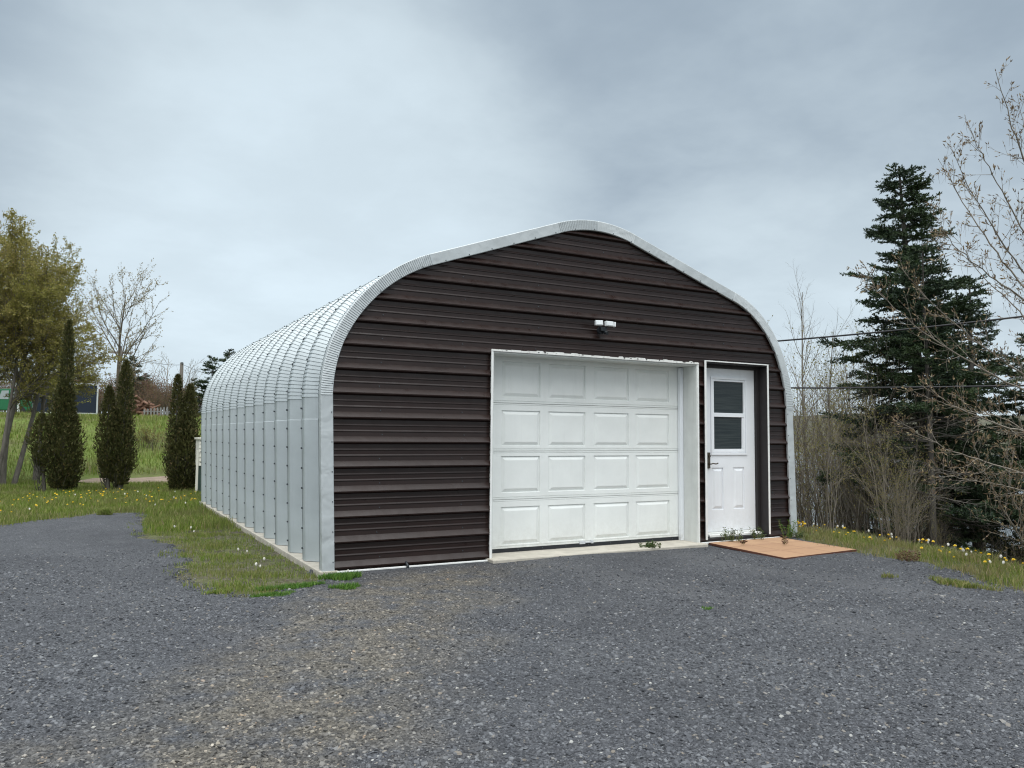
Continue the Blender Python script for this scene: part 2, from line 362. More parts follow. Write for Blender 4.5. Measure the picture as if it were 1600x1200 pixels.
def copy_tree(root, loc, rz=0, scale=1.0, label=None, group=None):
    r = root.copy(); C.objects.link(r); r.location = loc; r.rotation_euler = (0, 0, rz)
    r.scale = (scale,) * 3 if isinstance(scale, (int, float)) else scale
    if label: r['label'] = label
    if group: r['group'] = group
    for ch in list(root.children):
        c = ch.copy(); C.objects.link(c); c.parent = r
    return r
class MB:
    def __init__(s): s.v = []; s.f = []; s.m = []
    def add(s, V, F, mi=0):
        o = len(s.v); s.v += [tuple(map(float, v)) for v in V]; s.f += [tuple(i + o for i in f) for f in F]; s.m += [mi] * len(F); return s
    def box(s, x0, x1, y0, y1, z0, z1, mi=0):
        V = [(x0, y0, z0), (x1, y0, z0), (x1, y1, z0), (x0, y1, z0), (x0, y0, z1), (x1, y0, z1), (x1, y1, z1), (x0, y1, z1)]
        return s.add(V, [(0, 3, 2, 1), (4, 5, 6, 7), (0, 1, 5, 4), (1, 2, 6, 5), (2, 3, 7, 6), (3, 0, 4, 7)], mi)
    def tube(s, pts, rad, n=6, mi=0, cap=True):
        pts = [Vector(p) for p in pts]; rad = [rad] * len(pts) if isinstance(rad, (int, float)) else rad
        V = []
        for i, p in enumerate(pts):
            d = (pts[min(i + 1, len(pts) - 1)] - pts[max(i - 1, 0)]).normalized()
            a = d.orthogonal().normalized() if i == 0 else (a - d * a.dot(d)).normalized()
            b = d.cross(a)
            for k in range(n):
                t = 2 * PI * k / n; V.append(p + (a * math.cos(t) + b * math.sin(t)) * rad[i])
        F = [(i * n + k, i * n + (k + 1) % n, (i + 1) * n + (k + 1) % n, (i + 1) * n + k) for i in range(len(pts) - 1) for k in range(n)]
        if cap: F += [tuple(range(n))[::-1], tuple((len(pts) - 1) * n + k for k in range(n))]
        return s.add(V, F, mi)
    def build(s, name, mats, parent=None, smooth=False, bevel=0):
        o = link_mesh(name, s.v, s.f, mats, parent, smooth, s.m)
        if bevel:
            b = o.modifiers.new('bevel', 'BEVEL'); b.width = bevel; b.segments = 2; b.limit_method = 'ANGLE'
        return o

def tubes_np(lines, nside=3):
    """lines: list of (pts (k,3), radii (k,)) -> V,F arrays of quads"""
    Vs, Fs, off = [], [], 0
    ang = np.arange(nside) * 2 * PI / nside; ca, sa = np.cos(ang)[None, :, None], np.sin(ang)[None, :, None]
    for P, R in lines:
        P = np.asarray(P, float); R = np.asarray(R, float); k = len(P)
        D = np.empty_like(P); D[1:-1] = P[2:] - P[:-2]; D[0] = P[1] - P[0]; D[-1] = P[-1] - P[-2]
        D /= np.linalg.norm(D, axis=1, keepdims=True) + 1e-9
        ref = np.array([0.0, 0, 1]) if abs(D[0, 2]) < 0.8 else np.array([1.0, 0, 0])
        A = np.cross(D, ref); A /= np.linalg.norm(A, axis=1, keepdims=True) + 1e-9
        B = np.cross(D, A)
        V = P[:, None, :] + (A[:, None, :] * ca + B[:, None, :] * sa) * R[:, None, None]
        Vs.append(V.reshape(-1, 3))
        i = np.arange(k - 1)[:, None] * nside; j = np.arange(nside)[None, :]; j2 = (j + 1) % nside
        F = np.stack([i + j, i + j2, i + nside + j2, i + nside + j], -1).reshape(-1, 4) + off
        Fs.append(F); off += k * nside
    return np.concatenate(Vs), np.concatenate(Fs)
def unit(a): return a / (np.linalg.norm(a, axis=-1, keepdims=True) + 1e-9)
def leaves_np(Cn, D, Ln, Wd, rng, fold=0.0):
    """rhombus leaves: base at Cn, along D, length Ln, width Wd"""
    n = len(Cn); D = unit(D); S = unit(np.cross(D, rng.normal(size=(n, 3))))
    Ln = np.broadcast_to(Ln, (n,))[:, None]; Wd = np.broadcast_to(Wd, (n,))[:, None]
    mid = Cn + D * Ln * 0.45
    V = np.stack([Cn, mid - S * Wd / 2, Cn + D * Ln, mid + S * Wd / 2], 1).reshape(-1, 3)
    F = np.arange(n * 4).reshape(n, 4); return V, F
def blades_np(P, h, wd, rng, lean=0.5):
    """grass blades: tapered 2-triangle bent strips as tris"""
    n = len(P); a = rng.uniform(0, 2 * PI, n); S = np.stack([np.cos(a), np.sin(a), np.zeros(n)], 1)
    b = rng.uniform(0, 2 * PI, n); Ld = np.stack([np.cos(b), np.sin(b), np.zeros(n)], 1) * (rng.uniform(0.1, 1, n) * lean)[:, None]
    h = np.broadcast_to(h, (n,))[:, None]; wd = np.broadcast_to(wd, (n,))[:, None]
    up = np.array([[0, 0, 1.0]])
    m = P + up * h * 0.55 + Ld * h * 0.3; t = P + up * h * 0.95 + Ld * h
    V = np.stack([P - S * wd / 2, P + S * wd / 2, m + S * wd * 0.4, m - S * wd * 0.4, t], 1).reshape(-1, 3)
    i = np.arange(n)[:, None] * 5
    F = np.concatenate([np.concatenate([i, i + 1, i + 2], 1), np.concatenate([i, i + 2, i + 3], 1), np.concatenate([i + 3, i + 2, i + 4], 1)])
    return V, F
def at(px, py, dep):
    c = np.array([(px - 800) / FPX * dep, -(py - 600) / FPX * dep, -dep]); return CAM + RM @ c

# ------------------------------------------------------------------ terrain
def smooth(x, a, b):
    t = np.clip((x - a) / (b - a), 0, 1); return t * t * (3 - 2 * t)
VY_ = [-14, -6, -3.2, -2.3, -1.2, 0.2, 40, 4000]; VX_ = [5.5, 5.75, 6.15, 6.4, 6.8, 6.95, 7.6, 7.6]
def H(x, y):
    x = np.asarray(x, float); y = np.asarray(y, float)
    bank = 1.95 * smooth(y, 16.5, 29) + 0.25 * smooth(y, 28, 48) + 0.6 * smooth(y, 50, 120)
    bank = bank * (1 - smooth(x, 9, 22))
    x0 = np.interp(y, VY_, VX_)
    d = np.maximum(x - x0, 0); fall = 0.44 * d * d / (d + 1.2)
    fall = np.minimum(fall, 15 - 0 * d)
    und = 0.02 * np.sin(x * 0.9 + 1.3) * np.sin(y * 0.7) * smooth(y, 9, 14) + 0.08 * np.sin(x * 0.35) * np.sin(y * 0.31) * smooth(y, 17, 25)
    return bank - fall + und
gx = np.sinh(np.linspace(-6.5, 6.5, 221)) * 5.2 + 2.0
gy = np.sinh(np.linspace(-6.0, 6.7, 241)) * 5.2 + 3.0
X, Y = np.meshgrid(gx, gy); Z = H(X, Y) - 0.03
V = np.stack([X, Y, Z], -1).reshape(-1, 3); nx_, ny_ = len(gx), len(gy)
i = np.arange(ny_ - 1)[:, None] * nx_ + np.arange(nx_ - 1)[None, :]
F = np.stack([i, i + 1, i + nx_ + 1, i + nx_], -1).reshape(-1, 4)
tag(link_mesh('ground', V, F, M['soil'], smooth=True), kind='structure')

GP = [(-16, -14), (4.6, -14), (4.75, -6), (5.2, -3.53), (5.35, -3.2), (5.6, -2.85), (5.75, -2.3), (5.84, -1.87), (6.0, -1.26), (6.1, -0.7), (6.25, -0.2), (6.55, 0.1), (6.5, 0.4),
      (-0.02, 0.4), (-0.06, -0.25), (-0.25, -0.52), (-0.53, -0.69), (-0.77, -0.87), (-0.98, -0.32), (-1.12, 0.25), (-1.08, 1.46), (-1.02, 3.09), (-1.29, 3.91), (-1.21, 5.56), (-1.0, 6.6), (-1.23, 7.19), (-1.79, 7.21), (-2.24, 6.53), (-3.01, 5.75), (-5, 4.6), (-16, 2)]
def in_poly(x, y, poly):
    x = np.asarray(x); y = np.asarray(y); r = np.zeros(x.shape, bool)
    for k in range(len(poly)):
        (x1, y1), (x2, y2) = poly[k], poly[k - 1]
        c = ((y1 > y) != (y2 > y)) & (x < (x2 - x1) * (y - y1) / (y2 - y1 + 1e-12) + x1); r ^= c
    return r
rg = np.random.default_rng(3)
# gravel sheet: finely stepped grid cells inside a wobbling outline
cs = 0.05
xs = np.arange(-16, 7, cs); ys = np.arange(-14, 7.6, cs)
XX, YY = np.meshgrid(xs, ys)
wob = 0.10 * np.sin(XX * 5.1 + YY * 2.3) + 0.07 * np.sin(YY * 9.7 - XX * 3.1) + 0.04 * np.sin(XX * 17 + YY * 13)
inside = in_poly(XX[:-1, :-1] + cs / 2 + wob[:-1, :-1] * 0.8, YY[:-1, :-1] + cs / 2 + wob[:-1, :-1] * 0.6, GP)
inside |= (XX[:-1, :-1] > 0.0) & (XX[:-1, :-1] < 6.3) & (np.abs(YY[:-1, :-1]) < 0.25)
inside &= YY[:-1, :-1] < 0.3 + 10 * (XX[:-1, :-1] < -0.1)
def gz(x, y):
    return 0.004 + 0.012 * np.sin(x * 1.7 + y) * np.sin(y * 1.1 - 0.4 * x) + 0.006 * np.sin(x * 4.1) * np.sin(y * 3.3) + 0.006
ZZ = H(XX, YY) + gz(XX, YY)
jj, ii = np.nonzero(inside); n_ = len(xs)
F = np.stack([jj * n_ + ii, jj * n_ + ii + 1, (jj + 1) * n_ + ii + 1, (jj + 1) * n_ + ii], -1)
us, inv = np.unique(F, return_inverse=True)
Vg = np.stack([XX, YY, ZZ], -1).reshape(-1, 3)[us]
cntv = np.bincount(inv.ravel(), minlength=len(us)); jt = np.random.default_rng(8).uniform(-0.02, 0.02, (len(us), 2)); Vg[cntv < 4, 2] -= 0.05; Vg[cntv < 4, :2] += jt[cntv < 4]
tag(link_mesh('gravel_yard', Vg, inv.reshape(-1, 4), M['gravel'], smooth=True), kind='structure')

# straw covered path at the foot of the bank
px = np.linspace(-2.15, 1.9, 40)
pv, pf = [], []
for k, x in enumerate(px):
    y0 = 15.6 - 0.10 * (x + 2) + 0.15 * math.sin(x * 2.1); y1 = y0 + 2.2 + 0.2 * math.sin(x * 1.3 + 1); e_ = min(1, (x + 2.2) / 0.5); y0, y1 = (y0 + y1) / 2 - (y1 - y0) / 2 * e_, (y0 + y1) / 2 + (y1 - y0) / 2 * e_
    for t in np.linspace(0, 1, 6):
        yy = y0 + (y1 - y0) * t; pv.append((x, yy, float(H(x, yy)) + 0.03 * math.sin(PI * t) + 0.004))
for k in range(len(px) - 1):
    for t in range(5): pf.append((k * 6 + t, (k + 1) * 6 + t, (k + 1) * 6 + t + 1, k * 6 + t + 1))
tag(link_mesh('path', pv, pf, M['straw'], smooth=True), kind='structure')

# water and far shore
o = link_mesh('water', [(30, -3000, -12), (4200, -3000, -12), (4200, 4200, -12), (30, 4200, -12)], [(0, 1, 2, 3)], M['water']); tag(o, kind='structure')
hv, hf = [], []
rh = random.Random(5); NA = 260
for k in range(NA):
    az = math.radians(-35 + 150 * k / (NA - 1)); R0 = 820
    hh = 24 + 7 * math.sin(az * 3.1 + 0.6) + 4 * math.sin(az * 9 + 1) + 1.2 * math.sin(az * 41) + rh.uniform(-0.5, 0.5)
    for rr, zz_ in ((R0, -13), (R0 + 60, -2 + hh * 0.35), (R0 + 200, hh), (R0 + 500, hh + 4), (R0 + 900, -20)):
        hv.append((CAM[0] + rr * math.cos(az), CAM[1] + rr * math.sin(az), zz_))
for k in range(NA - 1):
    for t in range(4): hf.append((k * 5 + t, k * 5 + t + 1, (k + 1) * 5 + t + 1, (k + 1) * 5 + t))
tag(link_mesh('hill', hv, hf, M['hill'], smooth=True), kind='structure')

# ------------------------------------------------------------------ garage
W_ = 6.35; R1 = 1.57; A1 = math.radians(71); ZC = 1.70; TH = math.radians(19); R2 = 1.67; DEP = 8.62
P1 = (R1 * (1 - math.cos(A1)), ZC + R1 * math.sin(A1))
xa = W_ / 2 - R2 * math.sin(TH); P2 = (xa, P1[1] + (xa - P1[0]) * math.tan(TH))
def arch_half(n_arc, sub, crimp, z0=0.035, lap=True):
    """list of (x, z, nx, nz, bump, arclen) on the left half from foot to apex"""
    out = []
    def put(x, z, a, b=0.0): out.append((x, z, -math.cos(a), math.sin(a), b))   # a = 0 -> outward -x
    if lap:
        put(0, z0, 0, 0.004); put(0, 1.475, 0, 0.004); put(0, 1.48, 0, 0.0); put(0, ZC - 0.005, 0, 0.0)
    else:
        put(0, z0, 0); put(0, ZC - 0.005, 0)
    prof = [(0.0, 0.0), (0.12, 1.0), (0.55, 0.55)] if crimp else [(0.0, 0.0)]
    for k in range(n_arc):
        for t, b in prof:
            a = A1 * (k + t) / n_arc; put(R1 * (1 - math.cos(a)), ZC + R1 * math.sin(a), a, b * crimp)
    put(P1[0], P1[1], A1); put(P2[0] - 0.01, P2[1] - 0.003, A1)
    na2 = max(4, int(n_arc * 0.28))
    for k in range(na2):
        for t, b in prof:
            u = TH * (k + t) / na2; a = A1 + u
            put(P2[0] + R2 * (math.sin(TH) - math.sin(TH - u)), P2[1] + R2 * (math.cos(TH - u) - math.cos(TH)), a, b * crimp)
    return out
def sway(z): return float(np.interp(z, [0, 1.7, 2.25, 3.1, 3.8], [0, -0.055, -0.055, -0.008, -0.04]))   # the frame leans a little
def full_arch(*a, **k):
    h = arch_half(*a, **k); h.append((W_ / 2, P2[1] + R2 * (1 - math.cos(TH)), 0.0, 1.0, 0.0))
    p_ = h + [(W_ - x, z, -nx, nz, b) for x, z, nx, nz, b in h[-2::-1]]
    return [(x + sway(z), z, nx, nz, b) for x, z, nx, nz, b in p_]
gar = empty('garage', (0, 0, 0), 0, 'arched steel garage with brown ribbed front wall, white overhead door and white entry door', 'garage')

# ribbed arch panels, one object each
PIT = 0.655
prof_y = [(-0.455 + 0.205, 0.003), (-0.315, 0.0)]
arch = full_arch(46, 0, 0.0075)
def arch_panel_mesh():
    # from crest end (0.205) back through valley to the next crest end (0.865)
    pr = [(0.195, -0.003), (0.21, -0.002), (0.335, 0.148), (0.35, 0.152), (0.605, 0.152), (0.62, 0.147), (0.757, 0.005), (0.772, 0.0), (0.868, 0.0)]
    V, F = [], []
    for (x, z, nx, nz, b) in arch:
        for (y, d) in pr:
            dd = d - b * (1.0 if 0.3 < y < 0.8 or True else 0)
            V.append((x - nx * dd, y, z - nz * dd))
    m_ = len(pr)
    for i_ in range(len(arch) - 1):
        for j_ in range(m_ - 1):
            F.append((i_ * m_ + j_, (i_ + 1) * m_ + j_, (i_ + 1) * m_ + j_ + 1, i_ * m_ + j_ + 1))
    nf = len(F); mi = [0] * nf
    mb = MB(); mb.v = V; mb.f = F; mb.m = mi
    # seam screws on the crest edge
    def screw(x, y, z, nx, nz, r=0.010, t=0.018):
        n = Vector((nx, 0, nz)); tdir = Vector((-nz, 0, nx)); c0 = Vector((x, y, z)) + n * 0.0
        vs = []
        for hh in (0, t):
            for k in range(6):
                a = k * PI / 3; vs.append(c0 + n * hh + (tdir * math.cos(a) + Vector((0, 1, 0)) * math.sin(a)) * r)
        mb.add(vs, [tuple(range(6, 12))] + [(k, (k + 1) % 6, 6 + (k + 1) % 6, 6 + k) for k in range(6)], 1)
    s_acc = 0.0; nxt = 0.12; last = arch[0]
    for q in arch[1:]:
        seg = math.hypot(q[0] - last[0], q[1] - last[1])
        while s_acc + seg >= nxt:
            t = (nxt - s_acc) / seg if seg else 0
            x = last[0] + (q[0] - last[0]) * t; z = last[1] + (q[1] - last[1]) * t
            screw(x, 0.852, z, q[2], q[3]); nxt += 0.205 if q[1] < ZC else 0.31
        s_acc += seg; last = q
    for zz_ in (1.42, 1.66):
        for x, nx in ((0.06, -1), (W_ - 0.06, 1)):
            screw(x, 0.695, zz_, nx, 0, 0.007, 0.008)
    return mb
p0 = arch_panel_mesh().build('arch_panel', [M['galv'], M['screw']], gar)
p0.location = (0, -0.14, 0)
# give screws on the flank their real tilt: small enough to ignore
for k in range(1, 13):
    c = p0.copy(); C.objects.link(c); c.parent = gar; c.location = (0, PIT * k - 0.14, 0)
# first half panel that meets the front trim
mb = MB(); pr = [(-0.03, 0.02), (-0.02, 0.008), (-0.01, 0.002), (0.0, 0.0), (0.072, 0.0)]
for (x, z, nx, nz, b) in arch:
    for (y, d) in pr: mb.v.append((x - nx * (d - b), y, z - nz * (d - b)))
for i_ in range(len(arch) - 1):
    for j_ in range(4): mb.f.append((i_ * 5 + j_, (i_ + 1) * 5 + j_, (i_ + 1) * 5 + j_ + 1, i_ * 5 + j_ + 1)); mb.m.append(0)
mb.build('end_panel', [M['galv'], M['screw']], gar)

# front trim following the arch
tr_a = full_arch(84, 0, 0.0065, z0=0.012, lap=False)
mb = MB(); prt = [(0.02, -0.010, 0.3), (-0.043, -0.011, 0.5), (-0.048, -0.004, 1), (-0.048, 0.060, 1), (-0.048, 0.103, 0.8), (-0.045, 0.109, 0), (-0.02, 0.109, 0)]
for (x, z, nx, nz, b) in tr_a:
    for (y, d, bb) in prt: mb.v.append((x - nx * d, y - b * bb, z - nz * d))
m_ = len(prt)
for i_ in range(len(tr_a) - 1):
    for j_ in range(m_ - 1): mb.f.append((i_ * m_ + j_, (i_ + 1) * m_ + j_, (i_ + 1) * m_ + j_ + 1, i_ * m_ + j_ + 1)); mb.m.append(0)
def dot(mb, x, y, z, r=0.007, t=0.007, mi=0, n=6):
    vs = [(x + r * math.cos(k * 2 * PI / n), y, z + r * math.sin(k * 2 * PI / n)) for k in range(n)] + [(x + r * 0.8 * math.cos(k * 2 * PI / n), y - t, z + r * 0.8 * math.sin(k * 2 * PI / n)) for k in range(n)]
    mb.add(vs, [tuple(range(n, 2 * n))[::-1]] + [(k, (k + 1) % n, n + (k + 1) % n, n + k)[::-1] for k in range(n)], mi)
s_acc = 0; nxt = 0.1; last = tr_a[0]
for q in tr_a[1:]:
    seg = math.hypot(q[0] - last[0], q[1] - last[1])
    while s_acc + seg >= nxt:
        t = (nxt - s_acc) / max(seg, 1e-6)
        x = last[0] + (q[0] - last[0]) * t; z = last[1] + (q[1] - last[1]) * t
        dot(mb, x - q[2] * 0.094, -0.049, z - q[3] * 0.094, 0.006, 0.006, 1); nxt += 0.285
    s_acc += seg; last = q
mb.build('arch_trim', [M['trim'], M['screw']], gar)

# brown ribbed front wall with two openings
def arch_x(z, off=0.07):
    """x of the inner outline (offset inward) at height z, left side"""
    if z <= ZC: return off
    a_pts = [(x - nx * off, zz_ - nz * off) for x, zz_, nx, nz, b in arch_half(60, 0, 0, lap=False)] + [(W_ / 2, P2[1] + R2 * (1 - math.cos(TH)) - off)]
    arch_x.c = getattr(arch_x, 'c', None) or (np.array([q[1] for q in a_pts]), np.array([q[0] for q in a_pts]))
    return float(np.interp(z, *arch_x.c))
ztop = P2[1] + R2 * (1 - math.cos(TH)) - 0.07
GD = (1.775, 4.635, 0.0, 2.225); ED = (4.775, 5.835, 0.06, 2.27)
RP = 0.2395; per = [(0.0, 0.0), (0.016, -0.044), (0.028, -0.046), (0.078, -0.002), (0.120, 0.0), (0.124, -0.006), (0.130, -0.006), (0.142, 0.0), (0.178, 0.0), (0.182, -0.006), (0.188, -0.006), (0.200, 0.0)]
lv = []
k = -1
while True:
    zb = 0.030 + k * RP
    for dz, dy in per:
        if 0.02 < zb + dz < ztop - 0.002: lv.append((zb + dz, dy))
    k += 1
    if zb > ztop: break
def yl(z):
    for a_, b_ in zip(lv[:-1], lv[1:]):
        if a_[0] <= z <= b_[0]: return a_[1] + (b_[1] - a_[1]) * (z - a_[0]) / (b_[0] - a_[0] + 1e-9)
    return 0
for zz_ in (0.02, GD[3], ED[3], ZC, ztop): lv.append((zz_, yl(zz_)))
# refine where arch curves
for zz_ in np.arange(ZC, ztop, 0.04): lv.append((float(zz_), yl(float(zz_))))
lv = sorted(set(lv)); lv = [q for i_, q in enumerate(lv) if i_ == 0 or q[0] - lv[i_ - 1][0] > 1e-4]
mb = MB()
for (z0, y0), (z1, y1) in zip(lv[:-1], lv[1:]):
    zm = (z0 + z1) / 2; a0, a1 = arch_x(z0), arch_x(z1)
    if zm < GD[3]: spans = [(None, GD[0]), (GD[1], ED[0]), (ED[1], None)]
    elif zm < ED[3]: spans = [(None, ED[0]), (ED[1], None)]
    else: spans = [(None, None)]
    for s0, s1 in spans:
        l0 = a0 + sway(z0) if s0 is None else s0; l1 = a1 + sway(z1) if s0 is None else s0
        r0 = W_ - a0 + sway(z0) if s1 is None else s1; r1 = W_ - a1 + sway(z1) if s1 is None else s1
        mb.add([(l0, y0, z0), (r0, y0, z0), (r1, y1, z1), (l1, y1, z1)], [(0, 1, 2, 3)])
# screws on the flats
rs = random.Random(2)
for k in range(16):
    zs = 0.030 + k * RP + 0.098
    for x in (0.55, 1.45, 2.35, 3.25, 4.15, 5.1, 5.95):
        if zs > ztop - 0.1 or not (arch_x(zs) + 0.1 < x < W_ - arch_x(zs) - 0.1): continue
        if zs < GD[3] and GD[0] < x < GD[1]: continue
        if zs < ED[3] and ED[0] < x < ED[1]: continue
        dot(mb, x + rs.uniform(-.02, .02), 0.0, zs, 0.007, 0.006, 1)
# lap seam where two sheets overlap
mb.build('front_wall', [M['brown'], M['screw']], gar)
# back wall, slab, side base rail
bp = [(x - nx * 0.07, z - nz * 0.07) for x, z, nx, nz, b in full_arch(20, 0, 0, lap=False)]
mb = MB(); mb.add([(x, DEP - 0.12, z) for x, z in bp], [tuple(range(len(bp)))]); mb.build('back_wall', M['brown'], gar)
mb = MB(); mb.box(0.14, W_ - 0.14, 0.02, DEP - 0.15, -0.2, 0.028)
mb.box(-0.035, 0.14, -0.055, DEP, -0.2, 0.030); mb.box(W_ - 0.14, W_ + 0.035, -0.055, DEP, -0.2, 0.030)
mb.box(0.14, GD[0], -0.03, 0.02, -0.2, 0.010)
mb.build('foundation_slab', M['concrete'], gar, bevel=0.006)
mb = MB(); mb.box(1.73, 4.66, -0.19, 0.32, -0.2, 0.036); mb.build('door_sill', M['concrete'], gar, bevel=0.008)
# bottom edge flashings
mb = MB(); mb.box(0.125, GD[0] - 0.002, -0.062, -0.037, 0.008, 0.024); mb.build('base_flashing', M['whitetrim'], gar, bevel=0.003)
mb = MB(); mb.box(GD[1] + 0.03, 6.02, -0.062, -0.037, 0.012, 0.034)
mb.build('base_flashing', M['whitetrim'], gar, bevel=0.003)

# garage door opening: reveal boards, header, edge trim
mb = MB()
mb.box(GD[1] - 0.018, GD[1] + 0.002, -0.043, 0.25, 0.02, GD[3]); mb.box(GD[0] - 0.002, GD[0] + 0.016, -0.043, 0.25, 0.02, GD[3])
mb.box(GD[0], GD[1], -0.035, 0.25, GD[3] - 0.016, GD[3] + 0.004)
mb.build('door_reveal', M['board'], gar)
mb = MB()
mb.box(GD[0] - 0.018, GD[0] + 0.006, -0.052, -0.044, 0.012, GD[3] + 0.01); mb.build('door_edge_trim', M['whitetrim'], gar, bevel=0.002); mb = MB(); mb.box(GD[1] - 0.006, GD[1] + 0.020, -0.052, -0.044, 0.012, GD[3] + 0.01)
mb.build('door_edge_trim', M['whitetrim'], gar, bevel=0.002)
mb = MB(); rs = random.Random(11); x = GD[0] - 0.018
while x < GD[1] + 0.02:
    w2 = rs.uniform(0.03, 0.14); up = rs.choice([0, 0, 0.004, 0.009, -0.004]); x2 = min(x + w2, GD[1] + 0.02)
    mb.box(x, x2 - 0.0015, -0.058 + rs.uniform(0, 0.004), -0.040, GD[3] + 0.002, GD[3] + 0.026 + up, 0)
    if rs.random() < 0.35: mb.box(x + 0.01, min(x + rs.uniform(0.02, 0.05), x2), -0.0592, -0.0582, GD[3] + 0.014, GD[3] + rs.uniform(0.018, 0.027), 1)
    x = x2
mb.build('header_trim', [M['chipped'], M['brown_rev']], gar)
mb = MB(); mb.box(4.565, 4.615, 0.196, 0.244, 0.036, 2.20); mb.build('door_stop', M['mandoor'], gar, bevel=0.004)

def raised(mb, x0, x1, z0, z1, y, dep=0.015, b=0.040):
    """a raised field: step in, then slope back out"""
    e = 0.004
    rings = [(0, 0), (e, dep), (b, 0.0), (b + 0.006, -0.002)]
    vs = []
    for ins, dy in rings:
        vs += [(x0 + ins, y + dy, z0 + ins), (x1 - ins, y + dy, z0 + ins), (x1 - ins, y + dy, z1 - ins), (x0 + ins, y + dy, z1 - ins)]
    F = []
    for r in range(3):
        for k in range(4): F.append((r * 4 + k, r * 4 + (k + 1) % 4, (r + 1) * 4 + (k + 1) % 4, (r + 1) * 4 + k))
    F.append((12, 13, 14, 15)); mb.add(vs, F)
def face_with(mb, X0, X1, Z0, Z1, y, rects, holes=()):
    xs_ = sorted({X0, X1, *[v for r in list(rects) + list(holes) for v in r[:2]]}); zs_ = sorted({Z0, Z1, *[v for r in list(rects) + list(holes) for v in r[2:]]})
    for a_, b_ in zip(xs_[:-1], xs_[1:]):
        for c_, d_ in zip(zs_[:-1], zs_[1:]):
            xm, zm = (a_ + b_) / 2, (c_ + d_) / 2
            if any(r[0] < xm < r[1] and r[2] < zm < r[3] for r in list(rects) + list(holes)): continue
            mb.add([(a_, y, c_), (b_, y, c_), (b_, y, d_), (a_, y, d_)], [(0, 1, 2, 3)])
    for r in rects: raised(mb, *r, y)
gd = empty('garage_door'); gd.parent = gar; gd.location = (0, 0.25, 0)
secs = [(0.078, 0.6135, 0.118, 0.535), (0.6165, 1.1495, 0.690, 1.096), (1.1525, 1.6855, 1.208, 1.606), (1.6885, 2.24, 1.756, 2.155)]
for (z0, z1, e0, e1) in secs:
    mb = MB(); X0, X1 = 1.765, 4.60
    zl, zh = z0 + 0.028, z1 - 0.020
    cols_ = [(2.045, 2.545), (2.655, 3.165), (3.285, 3.80), (3.905, 4.43)]
    face_with(mb, X0, X1, zl, zh, 0.0, [(a_, b_, e0, e1) for a_, b_ in cols_])
    # stepped meeting rails top and bottom
    for (za, zb_, ya, yb) in ((z0, z0 + 0.003, 0.006, 0.001), (z0 + 0.003, z0 + 0.019, 0.001, 0.0), (z0 + 0.019, z0 + 0.0205, 0.0, 0.006), (z0 + 0.0205, zl, 0.006, 0.0),
                              (zh, zh + 0.0015, 0.0, 0.006), (zh + 0.0015, zh + 0.006, 0.006, 0.0), (zh + 0.006, z1 - 0.001, 0.0, 0.0), (z1 - 0.001, z1, 0.0, 0.006)):
        mb.add([(X0, ya, za), (X1, ya, za), (X1, yb, zb_), (X0, yb, zb_)], [(0, 1, 2, 3)])
    mb.add([(X0, 0.012, z0), (X1, 0.012, z0), (X1, 0.045, z0), (X0, 0.045, z0)], [(0, 3, 2, 1)])
    mb.box(X0, X1, 0.046, 0.05, z0 - 0.004, z1 + 0.004)
    mb.build('door_section', M['doorw'], gd)
mb = MB(); mb.box(1.77, 4.60, 0.0, 0.03, 0.036, 0.076); 
for k in range(9): dot(mb, 1.95 + k * 0.315, -0.001, 0.060, 0.008, 0.006, 1)
mb.build('bottom_seal', [M['rubber'], M['screw']], gd)
mb = MB(); mb.box(3.08, 3.16, -0.012, 0.0, 0.070, 0.100); mb.box(3.16, 3.26, -0.018, -0.008, 0.082, 0.092); mb.box(3.24, 3.27, -0.02, 0.0, 0.072, 0.104)
mb.build('latch', M['silver'], gd, bevel=0.002)

# entry door
ed = empty('entry_door'); ed.parent = gar; ed.location = (0, 0.14, 0)
mb = MB(); DX0, DX1, DZ0, DZ1 = 4.915, 5.785, 0.125, 2.215
LT = (5.02, 5.64, 1.10, 2.10)
face_with(mb, DX0, DX1, DZ0, DZ1, 0.0, [(5.03, 5.225, 0.40, 0.935), (5.40, 5.595, 0.40, 0.935)], [LT])
mb.box(DX0, LT[0], 0.001, 0.045, DZ0, DZ1); mb.box(LT[1], DX1, 0.001, 0.045, DZ0, DZ1)
mb.box(LT[0], LT[1], 0.02, 0.045, LT[3], DZ1); mb.box(LT[0], LT[1], 0.02, 0.045, DZ0, LT[2])
mb.build('door_leaf', M['mandoor'], ed)
mb = MB(); f_ = 0.052
def frame(mb, x0, x1, z0, z1, fw, y0, y1):
    mb.box(x0, x1, y0, y1, z1 - fw, z1); mb.box(x0, x1, y0, y1, z0, z0 + fw)
    mb.box(x0, x0 + fw, y0, y1, z0 + fw, z1 - fw); mb.box(x1 - fw, x1, y0, y1, z0 + fw, z1 - fw)
frame(mb, LT[0] - 0.004, LT[1] + 0.004, LT[2] - 0.004, LT[3] + 0.004, f_ * 0.55, -0.014, 0.03)
frame(mb, LT[0] + 0.026, LT[1] - 0.026, LT[2] + 0.026, LT[3] - 0.026, 0.026, -0.007, 0.03)
mb.box(LT[0] + 0.05, LT[1] - 0.05, -0.010, 0.03, 1.588, 1.640)
mb.box(LT[1] - 0.078, LT[1] - 0.052, -0.004, 0.03, LT[2] + 0.05, 1.588)
mb.box(LT[0] + 0.05, LT[1] - 0.05, -0.003, 0.03, LT[2] + 0.05, LT[2] + 0.075)
mb.build('window_frame', M['mandoor'], ed, bevel=0.003)
mb = MB(); mb.box(LT[0] + 0.05, LT[1] - 0.05, 0.010, 0.016, 1.640, LT[3] - 0.05); mb.build('window_pane', M['glass'], ed)
